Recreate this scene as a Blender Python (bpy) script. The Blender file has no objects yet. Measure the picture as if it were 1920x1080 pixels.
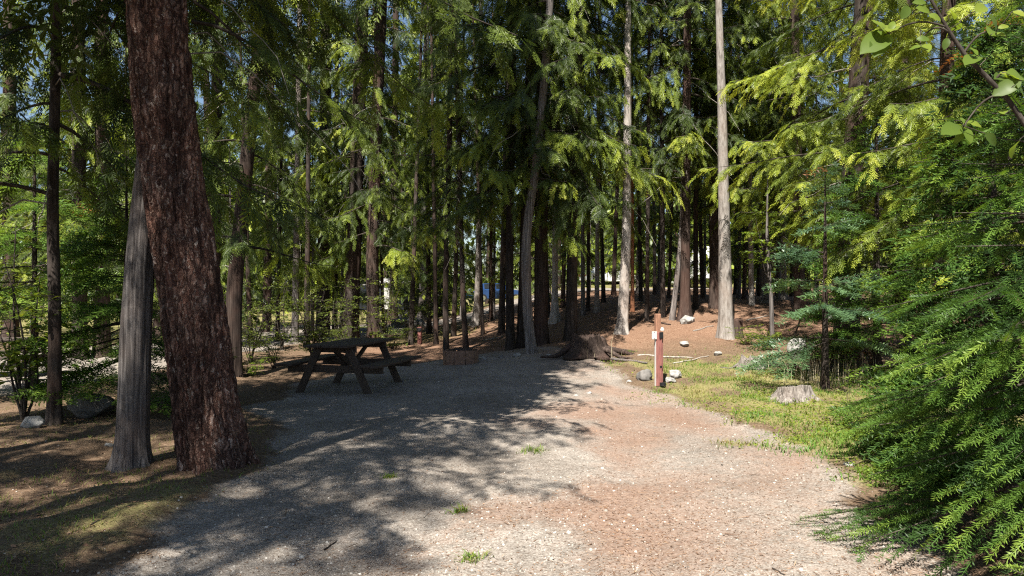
import bpy, bmesh, math
import numpy as np
from mathutils import Vector, Matrix

R = math.radians
SC = bpy.context.scene
COL = SC.collection

# ------------------------------------------------------------------ camera, sky, sun, exposure
EYE = 1.6
FPX = 1390.0                     # focal length in photograph pixels (1920 wide)
HOR = 545.0                      # horizon row in the photograph
cam_d = bpy.data.cameras.new("camera")
cam_d.sensor_width = 36.0
cam_d.lens = FPX / 1920.0 * 36.0
cam_d.clip_start = 0.05
cam_d.clip_end = 3000.0
cam = bpy.data.objects.new("camera", cam_d)
COL.objects.link(cam)
cam.location = (0, 0, EYE)
cam.rotation_euler = (math.pi / 2 + math.atan((HOR - 540.0) / FPX), 0, 0)
SC.camera = cam

SUN_AZ, SUN_EL = R(20.0), R(56.0)          # light travels forward and a little to the right
light_dir = Vector((math.sin(SUN_AZ) * math.cos(SUN_EL), math.cos(SUN_AZ) * math.cos(SUN_EL), -math.sin(SUN_EL)))
world = bpy.data.worlds.new("World")
SC.world = world
world.use_nodes = True
wn = world.node_tree
wn.nodes.clear()
sky = wn.nodes.new("ShaderNodeTexSky")
sky.sky_type = 'NISHITA'
sky.sun_disc = False
sky.sun_elevation = SUN_EL
sky.sun_rotation = math.atan2(-light_dir.x, -light_dir.y)
sky.air_density = 1.0
sky.dust_density = 0.6
sky.ozone_density = 1.5
bg = wn.nodes.new("ShaderNodeBackground")
bg.inputs[1].default_value = 0.05
wo = wn.nodes.new("ShaderNodeOutputWorld")
wn.links.new(sky.outputs[0], bg.inputs[0])
wn.links.new(bg.outputs[0], wo.inputs[0])

sun_d = bpy.data.lights.new("sun", 'SUN')
sun_d.energy = 5.0
sun_d.angle = R(0.53)
sun_d.color = (1.0, 0.95, 0.86)
sun = bpy.data.objects.new("sun", sun_d)
COL.objects.link(sun)
sun.location = (-10, -30, 40)
sun.rotation_euler = light_dir.to_track_quat('-Z', 'Y').to_euler()

vs = SC.view_settings
vs.view_transform = 'Standard'
vs.look = 'None'
vs.exposure = 1.45
vs.gamma = 1.0
vs.use_curve_mapping = False
SC.cycles.use_denoising = False
SC.cycles.pixel_filter_type = 'BLACKMAN_HARRIS'
SC.cycles.filter_width = 1.2
SC.cycles.max_bounces = 6
SC.cycles.diffuse_bounces = 2
SC.cycles.glossy_bounces = 2
SC.cycles.transmission_bounces = 3
SC.cycles.transparent_max_bounces = 4
SC.cycles.caustics_reflective = False
SC.cycles.caustics_refractive = False
SC.cycles.sample_clamp_indirect = 6.0

# ------------------------------------------------------------------ numeric helpers
def hsh(i, j, k):
    n = (i.astype(np.int64) * 374761393 + j.astype(np.int64) * 668265263 + k.astype(np.int64) * 1274126177) & 0xFFFFFFFF
    n = ((n ^ (n >> 13)) * 1103515245) & 0xFFFFFFFF
    n = ((n ^ (n >> 16)) * 2246822519) & 0xFFFFFFFF
    return ((n ^ (n >> 15)) & 0xFFFFFF) / float(0xFFFFFF)

def noise(x, y, z=None):
    x = np.asarray(x, float); y = np.asarray(y, float)
    z = np.zeros_like(x) if z is None else np.asarray(z, float)
    i, j, k = np.floor(x), np.floor(y), np.floor(z)
    fx, fy, fz = x - i, y - j, z - k
    u, v, w = (f * f * (3 - 2 * f) for f in (fx, fy, fz))
    r = 0
    for a in (0, 1):
        for b in (0, 1):
            for c in (0, 1):
                r = r + hsh(i + a, j + b, k + c) * (u if a else 1 - u) * (v if b else 1 - v) * (w if c else 1 - w)
    return r * 2 - 1

def fbm(x, y, z=None, o=3):
    r, a, f = 0, 1.0, 1.0
    for q in range(o):
        r = r + a * noise(x * f + 17.3 * q, y * f - 9.1 * q, None if z is None else z * f + 3.7 * q)
        a *= 0.5; f *= 2.03
    return r

def sstep(a, b, x):
    t = np.clip((np.asarray(x, float) - a) / (b - a), 0, 1)
    return t * t * (3 - 2 * t)

def norm(v):
    return v / np.maximum(np.linalg.norm(v, axis=-1, keepdims=True), 1e-9)

def interp(x, pts):
    return np.interp(x, [p[0] for p in pts], [p[1] for p in pts])

# ------------------------------------------------------------------ terrain
XL = [(-5, -2.6), (4.3, -2.5), (6.6, -2.15), (8.5, -2.7), (10, -3.5), (13, -3.6), (15.5, -2.8), (17, -0.4), (17.5, 0.2)]
XR = [(-5, 2.4), (5, 2.65), (7.3, 3.1), (9.9, 2.5), (12.7, 1.95), (15, 1.9), (17, 0.6), (17.5, 0.2)]
ROAD = np.array([(-16, 2), (-11.5, 10), (-10.2, 15), (-9.5, 22), (-6.5, 32), (3, 41), (20, 50), (60, 66)], float)

def road_dist(x, y):
    d = np.full(np.shape(x), 1e9)
    for a, b in zip(ROAD[:-1], ROAD[1:]):
        ab = b - a
        t = np.clip(((x - a[0]) * ab[0] + (y - a[1]) * ab[1]) / (ab @ ab), 0, 1)
        d = np.minimum(d, np.hypot(x - a[0] - t * ab[0], y - a[1] - t * ab[1]))
    return d

def drive_mask(x, y):
    wob = 0.22 * fbm(x * 0.9, y * 0.9, o=3)
    m = np.minimum(x + wob - interp(y, XL), interp(y, XR) - x + wob)
    m = sstep(-0.25, 0.3, m)
    return m * sstep(17.4, 16.2, y + 0.5 * wob)

def base_z(x, y):
    x = np.asarray(x, float); y = np.asarray(y, float)
    A = sstep(-4.0, 5.0, x)
    z = 1.3 * A * sstep(10.0, 22.0, y)
    z = z + 0.02 * np.clip(y - 22, 0, 40) * sstep(-8, 4, x)
    z = z + 0.14 * fbm(x * 0.16, y * 0.16, o=2) * sstep(5, 16, np.hypot(x, y - 4))
    return z

def ground_z(x, y):
    x = np.asarray(x, float); y = np.asarray(y, float)
    dm = drive_mask(x, y)
    z = base_z(x, y)
    near = sstep(60, 20, np.hypot(x, y))
    rough = np.abs(x) < 40
    z = z + near * rough * ((1 - dm) * (0.055 * fbm(x * 1.1, y * 1.1, o=3) + 0.018 * fbm(x * 5, y * 5, o=2) + 0.03) + dm * 0.012 * fbm(x * 1.7, y * 1.7, o=3))
    # wheel ruts in the drive
    cx = x - 0.12 * y + 0.4
    z = z - dm * 0.032 * (np.exp(-((cx - 0.75) / 0.3) ** 2) + np.exp(-((cx + 0.85) / 0.3) ** 2)) * sstep(16, 10, y)
    return z

def gz(x, y):
    return float(ground_z(np.array([x]), np.array([y]))[0])

def px_ground(px, py):
    """point where the ray through a photograph pixel meets the ground"""
    dx, dz = (px - 960.0) / FPX, -(py - HOR) / FPX
    ys = np.arange(1.5, 70, 0.02)
    h = EYE + dz * ys - ground_z(dx * ys, ys)
    k = np.argmax(h < 0) if (h < 0).any() else len(ys) - 1
    y = ys[k]
    return np.array([dx * y, y, gz(dx * y, y)])

def px_at(px, py, y):
    return np.array([(px - 960.0) / FPX * y, y, EYE - (py - HOR) / FPX * y])

# ------------------------------------------------------------------ mesh helpers
def mesh_quads(name, V, F, mats, mi=None, attrs=None, smooth=False):
    V = np.ascontiguousarray(V, np.float32); F = np.ascontiguousarray(F, np.int32)
    me = bpy.data.meshes.new(name)
    me.vertices.add(len(V)); me.vertices.foreach_set("co", V.ravel())
    k = F.shape[1]
    me.loops.add(F.size); me.loops.foreach_set("vertex_index", F.ravel())
    me.polygons.add(len(F))
    me.polygons.foreach_set("loop_start", np.arange(0, F.size, k, dtype=np.int32))
    me.polygons.foreach_set("loop_total", np.full(len(F), k, np.int32))
    if mi is not None:
        me.polygons.foreach_set("material_index", np.ascontiguousarray(mi, np.int32))
    me.polygons.foreach_set("use_smooth", np.full(len(F), bool(smooth)) if not hasattr(smooth, '__len__') else np.asarray(smooth, bool))
    for m in (mats if isinstance(mats, (list, tuple)) else [mats]):
        me.materials.append(m)
    for an, (dom, data) in (attrs or {}).items():
        a = me.attributes.new(an, 'FLOAT', dom)
        a.data.foreach_set("value", np.ascontiguousarray(data, np.float32))
    me.update(calc_edges=True)
    return me

class Acc:
    """collects quads with a material index and a per-face tint"""
    def __init__(s):
        s.V, s.F, s.M, s.T, s.S, s.n = [], [], [], [], [], 0
    def add(s, V, F, m=0, t=0.5, smooth=False):
        V = np.asarray(V, float).reshape(-1, 3); F = np.asarray(F, int).reshape(-1, 4)
        s.V.append(V); s.F.append(F + s.n); s.n += len(V)
        s.M.append(np.full(len(F), m)); s.T.append(np.broadcast_to(np.asarray(t, float), (len(F),)).copy())
        s.S.append(np.full(len(F), smooth))
    def mesh(s, name, mats):
        return mesh_quads(name, np.vstack(s.V), np.vstack(s.F), mats, np.concatenate(s.M),
                          {"tint": ('FACE', np.concatenate(s.T))}, np.concatenate(s.S))
    def count(s):
        return sum(len(f) for f in s.F)

def ring_tube(P, rad, n=6):
    P = np.asarray(P, float); rad = np.broadcast_to(np.asarray(rad, float), (len(P),))
    T = norm(np.gradient(P, axis=0))
    ref = np.array([0.31, 0.95, 0.05]) if abs(T[:, 1]).mean() < 0.8 else np.array([1.0, 0, 0.1])
    U = norm(np.cross(T, ref)); W = np.cross(T, U)
    a = np.linspace(0, 2 * math.pi, n, endpoint=False)
    V = P[:, None] + rad[:, None, None] * (np.cos(a)[None, :, None] * U[:, None] + np.sin(a)[None, :, None] * W[:, None])
    i = np.arange(len(P) - 1)[:, None] * n; j = np.arange(n)[None]
    F = np.stack([i + j, i + (j + 1) % n, i + n + (j + 1) % n, i + n + j], -1).reshape(-1, 4)
    return V.reshape(-1, 3), F

def spread(proto_V, proto_F, org, frame, scale):
    """copies of a small quad pattern: org (k,3), frame rows = x,y,z axes (k,3,3), scale (k,) or (k,3)"""
    k, n = len(org), len(proto_V)
    sc = np.asarray(scale, float)
    sc = sc[:, None, None] if sc.ndim == 1 else sc[:, None, :]
    V = np.einsum('knj,kji->kni', proto_V[None] * sc, frame) + org[:, None]
    F = proto_F[None] + (np.arange(k) * n)[:, None, None]
    return V.reshape(-1, 3), F.reshape(-1, 4)

def frames(X, N):
    X = norm(X); Y = norm(np.cross(N, X)); Z = np.cross(X, Y)
    return np.stack([X, Y, Z], 1)

def link(name, me, parent=None, loc=(0, 0, 0), rot=(0, 0, 0), scale=(1, 1, 1)):
    o = bpy.data.objects.new(name, me)
    COL.objects.link(o)
    o.location = tuple(float(v) for v in loc); o.rotation_euler = tuple(float(v) for v in rot)
    o.scale = tuple(float(v) for v in (scale if hasattr(scale, '__len__') else (scale,) * 3))
    if parent is not None:
        o.parent = parent
    return o

def tag(o, label=None, cat=None, group=None, kind=None):
    if label: o["label"] = label
    if cat: o["category"] = cat
    if group: o["group"] = group
    if kind: o["kind"] = kind
    return o

def thing(name, loc, rz, label, cat, group=None):
    return tag(link(name, None, None, loc, (0, 0, rz)), label, cat, group)

def bevel_box(dims, bev=0.006, taper=None, seg=1):
    bm = bmesh.new()
    bmesh.ops.create_cube(bm, size=1.0)
    for v in bm.verts:
        v.co = Vector((v.co.x * dims[0], v.co.y * dims[1], v.co.z * dims[2]))
    if bev:
        bmesh.ops.bevel(bm, geom=list(bm.edges), offset=bev, segments=seg, affect='EDGES', profile=0.6)
    return bm

def bm_mesh(bm, name, mat, smooth=False):
    me = bpy.data.meshes.new(name)
    bm.to_mesh(me); bm.free()
    for m in (mat if isinstance(mat, (list, tuple)) else [mat]):
        me.materials.append(m)
    if smooth:
        me.polygons.foreach_set("use_smooth", np.full(len(me.polygons), True))
    return me

def box(name, dims, mat, parent, loc, rot=(0, 0, 0), bev=0.006):
    return link(name, bm_mesh(bevel_box(dims, bev), name, mat), parent, loc, rot)

def cyl(name, r, h, mat, parent, loc, rot=(0, 0, 0), n=16, r2=None):
    bm = bmesh.new()
    bmesh.ops.create_cone(bm, cap_ends=True, segments=n, radius1=r, radius2=r if r2 is None else r2, depth=h)
    e = [e for e in bm.edges if abs(e.verts[0].co.z - e.verts[1].co.z) < 1e-6]
    bmesh.ops.bevel(bm, geom=e, offset=min(r, h) * 0.12, segments=2, affect='EDGES')
    return link(name, bm_mesh(bm, name, mat, False), parent, loc, rot)

# ------------------------------------------------------------------ materials
def mat_new(name):
    m = bpy.data.materials.new(name); m.use_nodes = True
    nt = m.node_tree; nt.nodes.clear()
    out = nt.nodes.new("ShaderNodeOutputMaterial")
    return m, nt, out

def N(nt, t, **kw):
    n = nt.nodes.new(t)
    for k, v in kw.items():
        if k.startswith('i_'):
            n.inputs[int(k[2:]) if k[2:].isdigit() else k[2:]].default_value = v
        else:
            setattr(n, k, v)
    return n

def ramp(nt, stops):
    r = nt.nodes.new("ShaderNodeValToRGB")
    e = r.color_ramp.elements
    while len(e) < len(stops): e.new(0.5)
    for q, (p, c) in zip(e, stops):
        q.position = p; q.color = (*c, 1)
    return r

def noise_node(nt, vec, scale, detail=4, rough=0.6):
    n = N(nt, "ShaderNodeTexNoise")
    n.inputs["Scale"].default_value = scale; n.inputs["Detail"].default_value = detail
    n.inputs["Roughness"].default_value = rough
    if vec is not None: nt.links.new(vec, n.inputs["Vector"])
    return n

def mixc(nt, fac, a, b, mode='MIX'):
    m = N(nt, "ShaderNodeMix", data_type='RGBA', blend_type=mode)
    for sock, val in ((m.inputs[0], fac), (m.inputs[6], a), (m.inputs[7], b)):
        if isinstance(val, (int, float)): sock.default_value = val
        elif isinstance(val, tuple): sock.default_value = (*val, 1)
        else: nt.links.new(val, sock)
    return m.outputs[2]

def math_n(nt, op, a, b=None, clamp=False):
    m = N(nt, "ShaderNodeMath", operation=op, use_clamp=clamp)
    for s, v in ((m.inputs[0], a), (m.inputs[1], b)):
        if v is None: continue
        if isinstance(v, (int, float)): s.default_value = v
        else: nt.links.new(v, s)
    return m.outputs[0]

def leaf_mat(name, stops, transl=0.4, rough=0.45, spec=0.35, tcol=1.25):
    m, nt, out = mat_new(name)
    at = N(nt, "ShaderNodeAttribute", attribute_name="tint")
    inf = N(nt, "ShaderNodeObjectInfo")
    rv = math_n(nt, 'MULTIPLY_ADD', inf.outputs["Random"], 0.30)
    nt.nodes[-1].inputs[2].default_value = 0.86
    f = math_n(nt, 'MULTIPLY', at.outputs["Fac"], rv, True)
    cr = ramp(nt, stops); nt.links.new(f, cr.inputs[0])
    p = N(nt, "ShaderNodeBsdfPrincipled")
    p.inputs["Roughness"].default_value = rough
    p.inputs["Specular IOR Level"].default_value = spec
    nt.links.new(cr.outputs[0], p.inputs["Base Color"])
    tr = N(nt, "ShaderNodeBsdfTranslucent")
    tc = mixc(nt, 1.0, cr.outputs[0], (tcol * 1.15, tcol * 1.1, tcol * 0.5), 'MULTIPLY')
    nt.links.new(tc, tr.inputs["Color"])
    mx = N(nt, "ShaderNodeMixShader"); mx.inputs[0].default_value = transl
    nt.links.new(p.outputs[0], mx.inputs[1]); nt.links.new(tr.outputs[0], mx.inputs[2])
    nt.links.new(mx.outputs[0], out.inputs[0])
    return m

def bark_mat(name, dark, mid, light, stretch=(9, 9, 1.6), patch=None, bump=0.6, patch_amt=0.5, lichen=None):
    m, nt, out = mat_new(name)
    tc = N(nt, "ShaderNodeTexCoord")
    mp = N(nt, "ShaderNodeMapping"); mp.inputs["Scale"].default_value = stretch
    inf = N(nt, "ShaderNodeObjectInfo")
    sh = N(nt, "ShaderNodeVectorMath", operation='MULTIPLY_ADD')
    cb = N(nt, "ShaderNodeCombineXYZ")
    for q in range(3): nt.links.new(inf.outputs["Random"], cb.inputs[q])
    sh.inputs[1].default_value = (37.0, 53.0, 71.0)
    nt.links.new(cb.outputs[0], sh.inputs[0]); nt.links.new(tc.outputs["Object"], sh.inputs[2])
    nt.links.new(sh.outputs[0], mp.inputs[0])
    n1 = noise_node(nt, mp.outputs[0], 2.2, 7, 0.68)
    n2 = noise_node(nt, sh.outputs[0], 1.1, 4, 0.6)
    cr = ramp(nt, [(0.34, dark), (0.5, mid), (0.68, light)])
    nt.links.new(n1.outputs[0], cr.inputs[0])
    col = cr.outputs[0]
    if patch:
        pr = ramp(nt, [(0.48, (0, 0, 0)), (0.62, (1, 1, 1))])
        nt.links.new(n2.outputs[0], pr.inputs[0])
        col = mixc(nt, math_n(nt, 'MULTIPLY', pr.outputs[0], patch_amt), col, mixc(nt, 0.65, col, patch))
    if lichen:
        n3 = noise_node(nt, sh.outputs[0], 14.0, 5, 0.7)
        lr = ramp(nt, [(0.60, (0, 0, 0)), (0.68, (1, 1, 1))])
        nt.links.new(n3.outputs[0], lr.inputs[0])
        col = mixc(nt, math_n(nt, 'MULTIPLY', lr.outputs[0], 0.7), col, lichen)
    hue = N(nt, "ShaderNodeHueSaturation")
    vv = math_n(nt, 'MULTIPLY_ADD', inf.outputs["Random"], 0.5); nt.nodes[-1].inputs[2].default_value = 0.75
    nt.links.new(vv, hue.inputs["Value"]); nt.links.new(col, hue.inputs["Color"])
    p = N(nt, "ShaderNodeBsdfPrincipled"); p.inputs["Roughness"].default_value = 0.9
    p.inputs["Specular IOR Level"].default_value = 0.15
    nt.links.new(hue.outputs[0], p.inputs["Base Color"])
    b = N(nt, "ShaderNodeBump"); b.inputs["Strength"].default_value = bump; b.inputs["Distance"].default_value = 0.02
    nt.links.new(n1.outputs[0], b.inputs["Height"]); nt.links.new(b.outputs[0], p.inputs["Normal"])
    nt.links.new(p.outputs[0], out.inputs[0])
    return m

def simple_mat(name, col, rough=0.7, var=0.25, scale=12.0, stretch=(1, 1, 1), metal=0.0, bump=0.15, spec=0.3):
    m, nt, out = mat_new(name)
    tc = N(nt, "ShaderNodeTexCoord")
    mp = N(nt, "ShaderNodeMapping"); mp.inputs["Scale"].default_value = stretch
    nt.links.new(tc.outputs["Object"], mp.inputs[0])
    n = noise_node(nt, mp.outputs[0], scale, 6, 0.65)
    lo = tuple(c * (1 - var) for c in col); hi = tuple(min(1, c * (1 + var)) for c in col)
    cr = ramp(nt, [(0.3, lo), (0.7, hi)]); nt.links.new(n.outputs[0], cr.inputs[0])
    p = N(nt, "ShaderNodeBsdfPrincipled"); p.inputs["Roughness"].default_value = rough
    p.inputs["Metallic"].default_value = metal; p.inputs["Specular IOR Level"].default_value = spec
    nt.links.new(cr.outputs[0], p.inputs["Base Color"])
    if bump:
        b = N(nt, "ShaderNodeBump"); b.inputs["Strength"].default_value = bump; b.inputs["Distance"].default_value = 0.01
        nt.links.new(n.outputs[0], b.inputs["Height"]); nt.links.new(b.outputs[0], p.inputs["Normal"])
    nt.links.new(p.outputs[0], out.inputs[0])
    return m

def plate_bark(name):
    m, nt, out = mat_new(name)
    tc = N(nt, "ShaderNodeTexCoord"); P = tc.outputs["Object"]
    ds = noise_node(nt, P, 7.0, 5, 0.65)
    off = N(nt, "ShaderNodeVectorMath", operation='MULTIPLY_ADD'); off.inputs[1].default_value = (0.16, 0.16, 0.34)
    nt.links.new(ds.outputs["Color"], off.inputs[0]); nt.links.new(P, off.inputs[2])
    mp = N(nt, "ShaderNodeMapping"); mp.inputs["Scale"].default_value = (20, 20, 3.6); nt.links.new(off.outputs[0], mp.inputs[0])
    mp2 = N(nt, "ShaderNodeMapping"); mp2.inputs["Scale"].default_value = (70, 70, 18); nt.links.new(off.outputs[0], mp2.inputs[0])
    e1 = N(nt, "ShaderNodeTexVoronoi", feature='DISTANCE_TO_EDGE'); e1.inputs["Scale"].default_value = 1.0; nt.links.new(mp.outputs[0], e1.inputs["Vector"])
    c2 = N(nt, "ShaderNodeTexVoronoi"); c2.inputs["Scale"].default_value = 1.0; nt.links.new(mp2.outputs[0], c2.inputs["Vector"])
    q = N(nt, "ShaderNodeSeparateColor"); nt.links.new(c2.outputs["Color"], q.inputs[0])
    cr = ramp(nt, [(0.0, (0.12, 0.055, 0.040)), (0.45, (0.205, 0.118, 0.088)), (0.78, (0.275, 0.172, 0.133)), (0.93, (0.38, 0.28, 0.225)), (1.0, (0.50, 0.42, 0.36))])
    nt.links.new(q.outputs[0], cr.inputs[0])
    fn = noise_node(nt, mp2.outputs[0], 1.3, 6, 0.7)
    fr = ramp(nt, [(0.3, (0.45, 0.42, 0.42)), (0.7, (1.35, 1.3, 1.28))]); nt.links.new(fn.outputs[0], fr.inputs[0])
    col = mixc(nt, 1.0, cr.outputs[0], fr.outputs[0], 'MULTIPLY')
    ck = ramp(nt, [(0.0, (0.15, 0.15, 0.15)), (0.22, (1, 1, 1))]); nt.links.new(e1.outputs["Distance"], ck.inputs[0])
    col = mixc(nt, ck.outputs[0], (0.032, 0.016, 0.013), col)
    mp3 = N(nt, "ShaderNodeMapping"); mp3.inputs["Scale"].default_value = (9, 9, 0.9); nt.links.new(P, mp3.inputs[0])
    fu = noise_node(nt, mp3.outputs[0], 1.0, 4, 0.6); fur = ramp(nt, [(0.36, (0.38, 0.36, 0.36)), (0.52, (1.0, 1.0, 1.0)), (0.7, (1.25, 1.22, 1.2))]); nt.links.new(fu.outputs[0], fur.inputs[0])
    col = mixc(nt, 1.0, col, fur.outputs[0], 'MULTIPLY')
    lg = noise_node(nt, P, 2.3, 3, 0.6); lr = ramp(nt, [(0.5, (0, 0, 0)), (0.64, (1, 1, 1))]); nt.links.new(lg.outputs[0], lr.inputs[0])
    col = mixc(nt, math_n(nt, 'MULTIPLY', lr.outputs[0], 0.55), col, mixc(nt, 1.0, col, (0.75, 0.9, 1.0), 'MULTIPLY'))
    p = N(nt, "ShaderNodeBsdfPrincipled"); p.inputs["Roughness"].default_value = 0.9; p.inputs["Specular IOR Level"].default_value = 0.15
    nt.links.new(col, p.inputs["Base Color"])
    hh = math_n(nt, 'ADD', math_n(nt, 'MULTIPLY', ck.outputs[0], 0.8), math_n(nt, 'ADD', math_n(nt, 'MULTIPLY', q.outputs[0], 0.35), math_n(nt, 'MULTIPLY', fn.outputs[0], 0.5)))
    b = N(nt, "ShaderNodeBump"); b.inputs["Strength"].default_value = 0.9; b.inputs["Distance"].default_value = 0.02
    nt.links.new(hh, b.inputs["Height"]); nt.links.new(b.outputs[0], p.inputs["Normal"])
    nt.links.new(p.outputs[0], out.inputs[0])
    return m
B_PLATE = plate_bark("bark_flaky_plates")
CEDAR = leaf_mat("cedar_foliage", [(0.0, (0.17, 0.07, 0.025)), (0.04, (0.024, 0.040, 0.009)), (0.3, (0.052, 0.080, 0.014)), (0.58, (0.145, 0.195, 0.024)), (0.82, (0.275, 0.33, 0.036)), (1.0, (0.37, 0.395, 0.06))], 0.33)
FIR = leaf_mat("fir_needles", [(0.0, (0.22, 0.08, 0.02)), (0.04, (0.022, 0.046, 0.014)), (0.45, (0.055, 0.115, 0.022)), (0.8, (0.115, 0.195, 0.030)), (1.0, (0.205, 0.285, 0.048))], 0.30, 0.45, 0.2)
BLUEFIR = leaf_mat("blue_green_needles", [(0.0, (0.20, 0.08, 0.03)), (0.04, (0.035, 0.075, 0.045)), (0.6, (0.065, 0.125, 0.065)), (1.0, (0.12, 0.20, 0.08))], 0.28, 0.4, 0.4)
BROAD = leaf_mat("broad_leaf", [(0.0, (0.06, 0.10, 0.02)), (0.5, (0.13, 0.195, 0.028)), (1.0, (0.27, 0.31, 0.045))], 0.5, 0.42, 0.25)
UNDER = leaf_mat("understory_leaf", [(0.0, (0.045, 0.065, 0.016)), (0.5, (0.10, 0.14, 0.026)), (1.0, (0.21, 0.235, 0.045))], 0.4, 0.5, 0.3)
GRASS = leaf_mat("grass_blade", [(0.0, (0.27, 0.20, 0.10)), (0.3, (0.22, 0.20, 0.06)), (0.6, (0.15, 0.215, 0.035)), (1.0, (0.09, 0.20, 0.03))], 0.35, 0.5, 0.3)
STRAW = leaf_mat("dry_stalk", [(0.0, (0.30, 0.25, 0.16)), (1.0, (0.48, 0.42, 0.30))], 0.2, 0.6, 0.2)
LITTER = leaf_mat("needle_litter", [(0.0, (0.08, 0.045, 0.028)), (0.5, (0.20, 0.115, 0.07)), (0.8, (0.32, 0.21, 0.135)), (1.0, (0.46, 0.39, 0.29))], 0.1, 0.7, 0.2)
TWIG = bark_mat("twig_bark", (0.025, 0.02, 0.016), (0.055, 0.044, 0.036), (0.11, 0.095, 0.08))
DEADTWIG = bark_mat("dead_twig", (0.16, 0.14, 0.12), (0.26, 0.23, 0.20), (0.38, 0.35, 0.31))
B_RED = bark_mat("bark_red_plates", (0.055, 0.022, 0.015), (0.17, 0.075, 0.05), (0.30, 0.17, 0.115), (7, 7, 1.9), (0.16, 0.055, 0.04), 0.8, 0.5, (0.34, 0.27, 0.20))
B_CEDAR = bark_mat("bark_cedar_grey", (0.045, 0.038, 0.035), (0.125, 0.11, 0.103), (0.25, 0.225, 0.21), (22, 22, 0.9), (0.14, 0.09, 0.07), 0.9, 0.4)
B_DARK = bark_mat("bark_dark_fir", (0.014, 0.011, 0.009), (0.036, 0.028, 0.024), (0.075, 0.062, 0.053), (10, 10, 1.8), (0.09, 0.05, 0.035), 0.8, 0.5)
B_BROWN = bark_mat("bark_brown_cedar", (0.017, 0.012, 0.010), (0.050, 0.035, 0.029), (0.11, 0.083, 0.068), (20, 20, 0.9), (0.11, 0.055, 0.04), 0.8, 0.5)
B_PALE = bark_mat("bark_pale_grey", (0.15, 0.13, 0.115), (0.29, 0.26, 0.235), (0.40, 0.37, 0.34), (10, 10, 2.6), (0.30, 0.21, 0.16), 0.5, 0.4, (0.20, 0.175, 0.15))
B_ORANGE = bark_mat("bark_orange", (0.14, 0.055, 0.03), (0.27, 0.115, 0.06), (0.36, 0.18, 0.11), (12, 12, 2), None, 0.5)
WOODGREY = bark_mat("weathered_wood", (0.04, 0.034, 0.03), (0.16, 0.14, 0.125), (0.30, 0.27, 0.245), (16, 16, 2.2), (0.10, 0.075, 0.06), 0.9, 0.6)
TABLEWOOD = simple_mat("table_plank_brown", (0.055, 0.04, 0.032), 0.7, 0.4, 9.0, (1.2, 9, 9), bump=0.3)
REDPAINT = simple_mat("faded_red_paint", (0.24, 0.10, 0.085), 0.65, 0.3, 8.0, (4, 4, 1))
POSTWOOD = simple_mat("post_wood", (0.27, 0.14, 0.09), 0.8, 0.4, 8.0, (5, 5, 1))
WHITEPAINT = simple_mat("white_paint", (0.5, 0.485, 0.46), 0.5, 0.08, 20.0)
DARKMETAL = simple_mat("dark_metal", (0.03, 0.03, 0.032), 0.5, 0.3, 15.0, metal=0.6)
RUST = simple_mat("rusty_steel", (0.20, 0.12, 0.085), 0.8, 0.45, 14.0, bump=0.3)
ASH = simple_mat("ash", (0.10, 0.095, 0.09), 0.95, 0.5, 30.0, bump=0.5)
GLASS = simple_mat("dark_window_glass", (0.02, 0.024, 0.03), 0.08, 0.2, 3.0, bump=0, spec=0.6)
RUBBER = simple_mat("tyre_rubber", (0.02, 0.02, 0.02), 0.85, 0.2, 20)
BLUECAR = simple_mat("blue_car_paint", (0.02, 0.055, 0.16), 0.25, 0.08, 2.0, bump=0, spec=0.5)
WHITECAR = simple_mat("white_car_paint", (0.72, 0.73, 0.74), 0.25, 0.04, 2.0, bump=0, spec=0.5)
DARKCAR = simple_mat("charcoal_van_paint", (0.02, 0.022, 0.026), 0.3, 0.1, 2.0, bump=0, spec=0.5)
TRAILERWALL = simple_mat("trailer_wall", (0.62, 0.62, 0.60), 0.45, 0.06, 3.0, bump=0)
LAMP_RED = simple_mat("tail_lamp_red", (0.4, 0.02, 0.02), 0.2, 0.1, 3.0, bump=0)
CHROME = simple_mat("wheel_rim", (0.5, 0.5, 0.52), 0.3, 0.1, 10, metal=0.9, bump=0)

def rock_mat(name, a, b, moss=None):
    m, nt, out = mat_new(name)
    tc = N(nt, "ShaderNodeTexCoord")
    n = noise_node(nt, tc.outputs["Object"], 9.0, 8, 0.7)
    cr = ramp(nt, [(0.3, a), (0.7, b)]); nt.links.new(n.outputs[0], cr.inputs[0])
    p = N(nt, "ShaderNodeBsdfPrincipled"); p.inputs["Roughness"].default_value = 0.9
    nt.links.new(cr.outputs[0], p.inputs["Base Color"])
    bm_ = N(nt, "ShaderNodeBump"); bm_.inputs["Strength"].default_value = 0.5; bm_.inputs["Distance"].default_value = 0.01
    nt.links.new(n.outputs[0], bm_.inputs["Height"]); nt.links.new(bm_.outputs[0], p.inputs["Normal"])
    nt.links.new(p.outputs[0], out.inputs[0])
    return m
ROCK_PALE = rock_mat("pale_rock", (0.13, 0.125, 0.115), (0.40, 0.385, 0.36))
ROCK_DARK = rock_mat("dark_rock", (0.055, 0.052, 0.048), (0.22, 0.205, 0.19))
PEBBLE = leaf_mat("pebble", [(0.0, (0.12, 0.105, 0.09)), (0.5, (0.29, 0.255, 0.22)), (1.0, (0.55, 0.52, 0.47))], 0.0, 0.9, 0.2)

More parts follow.
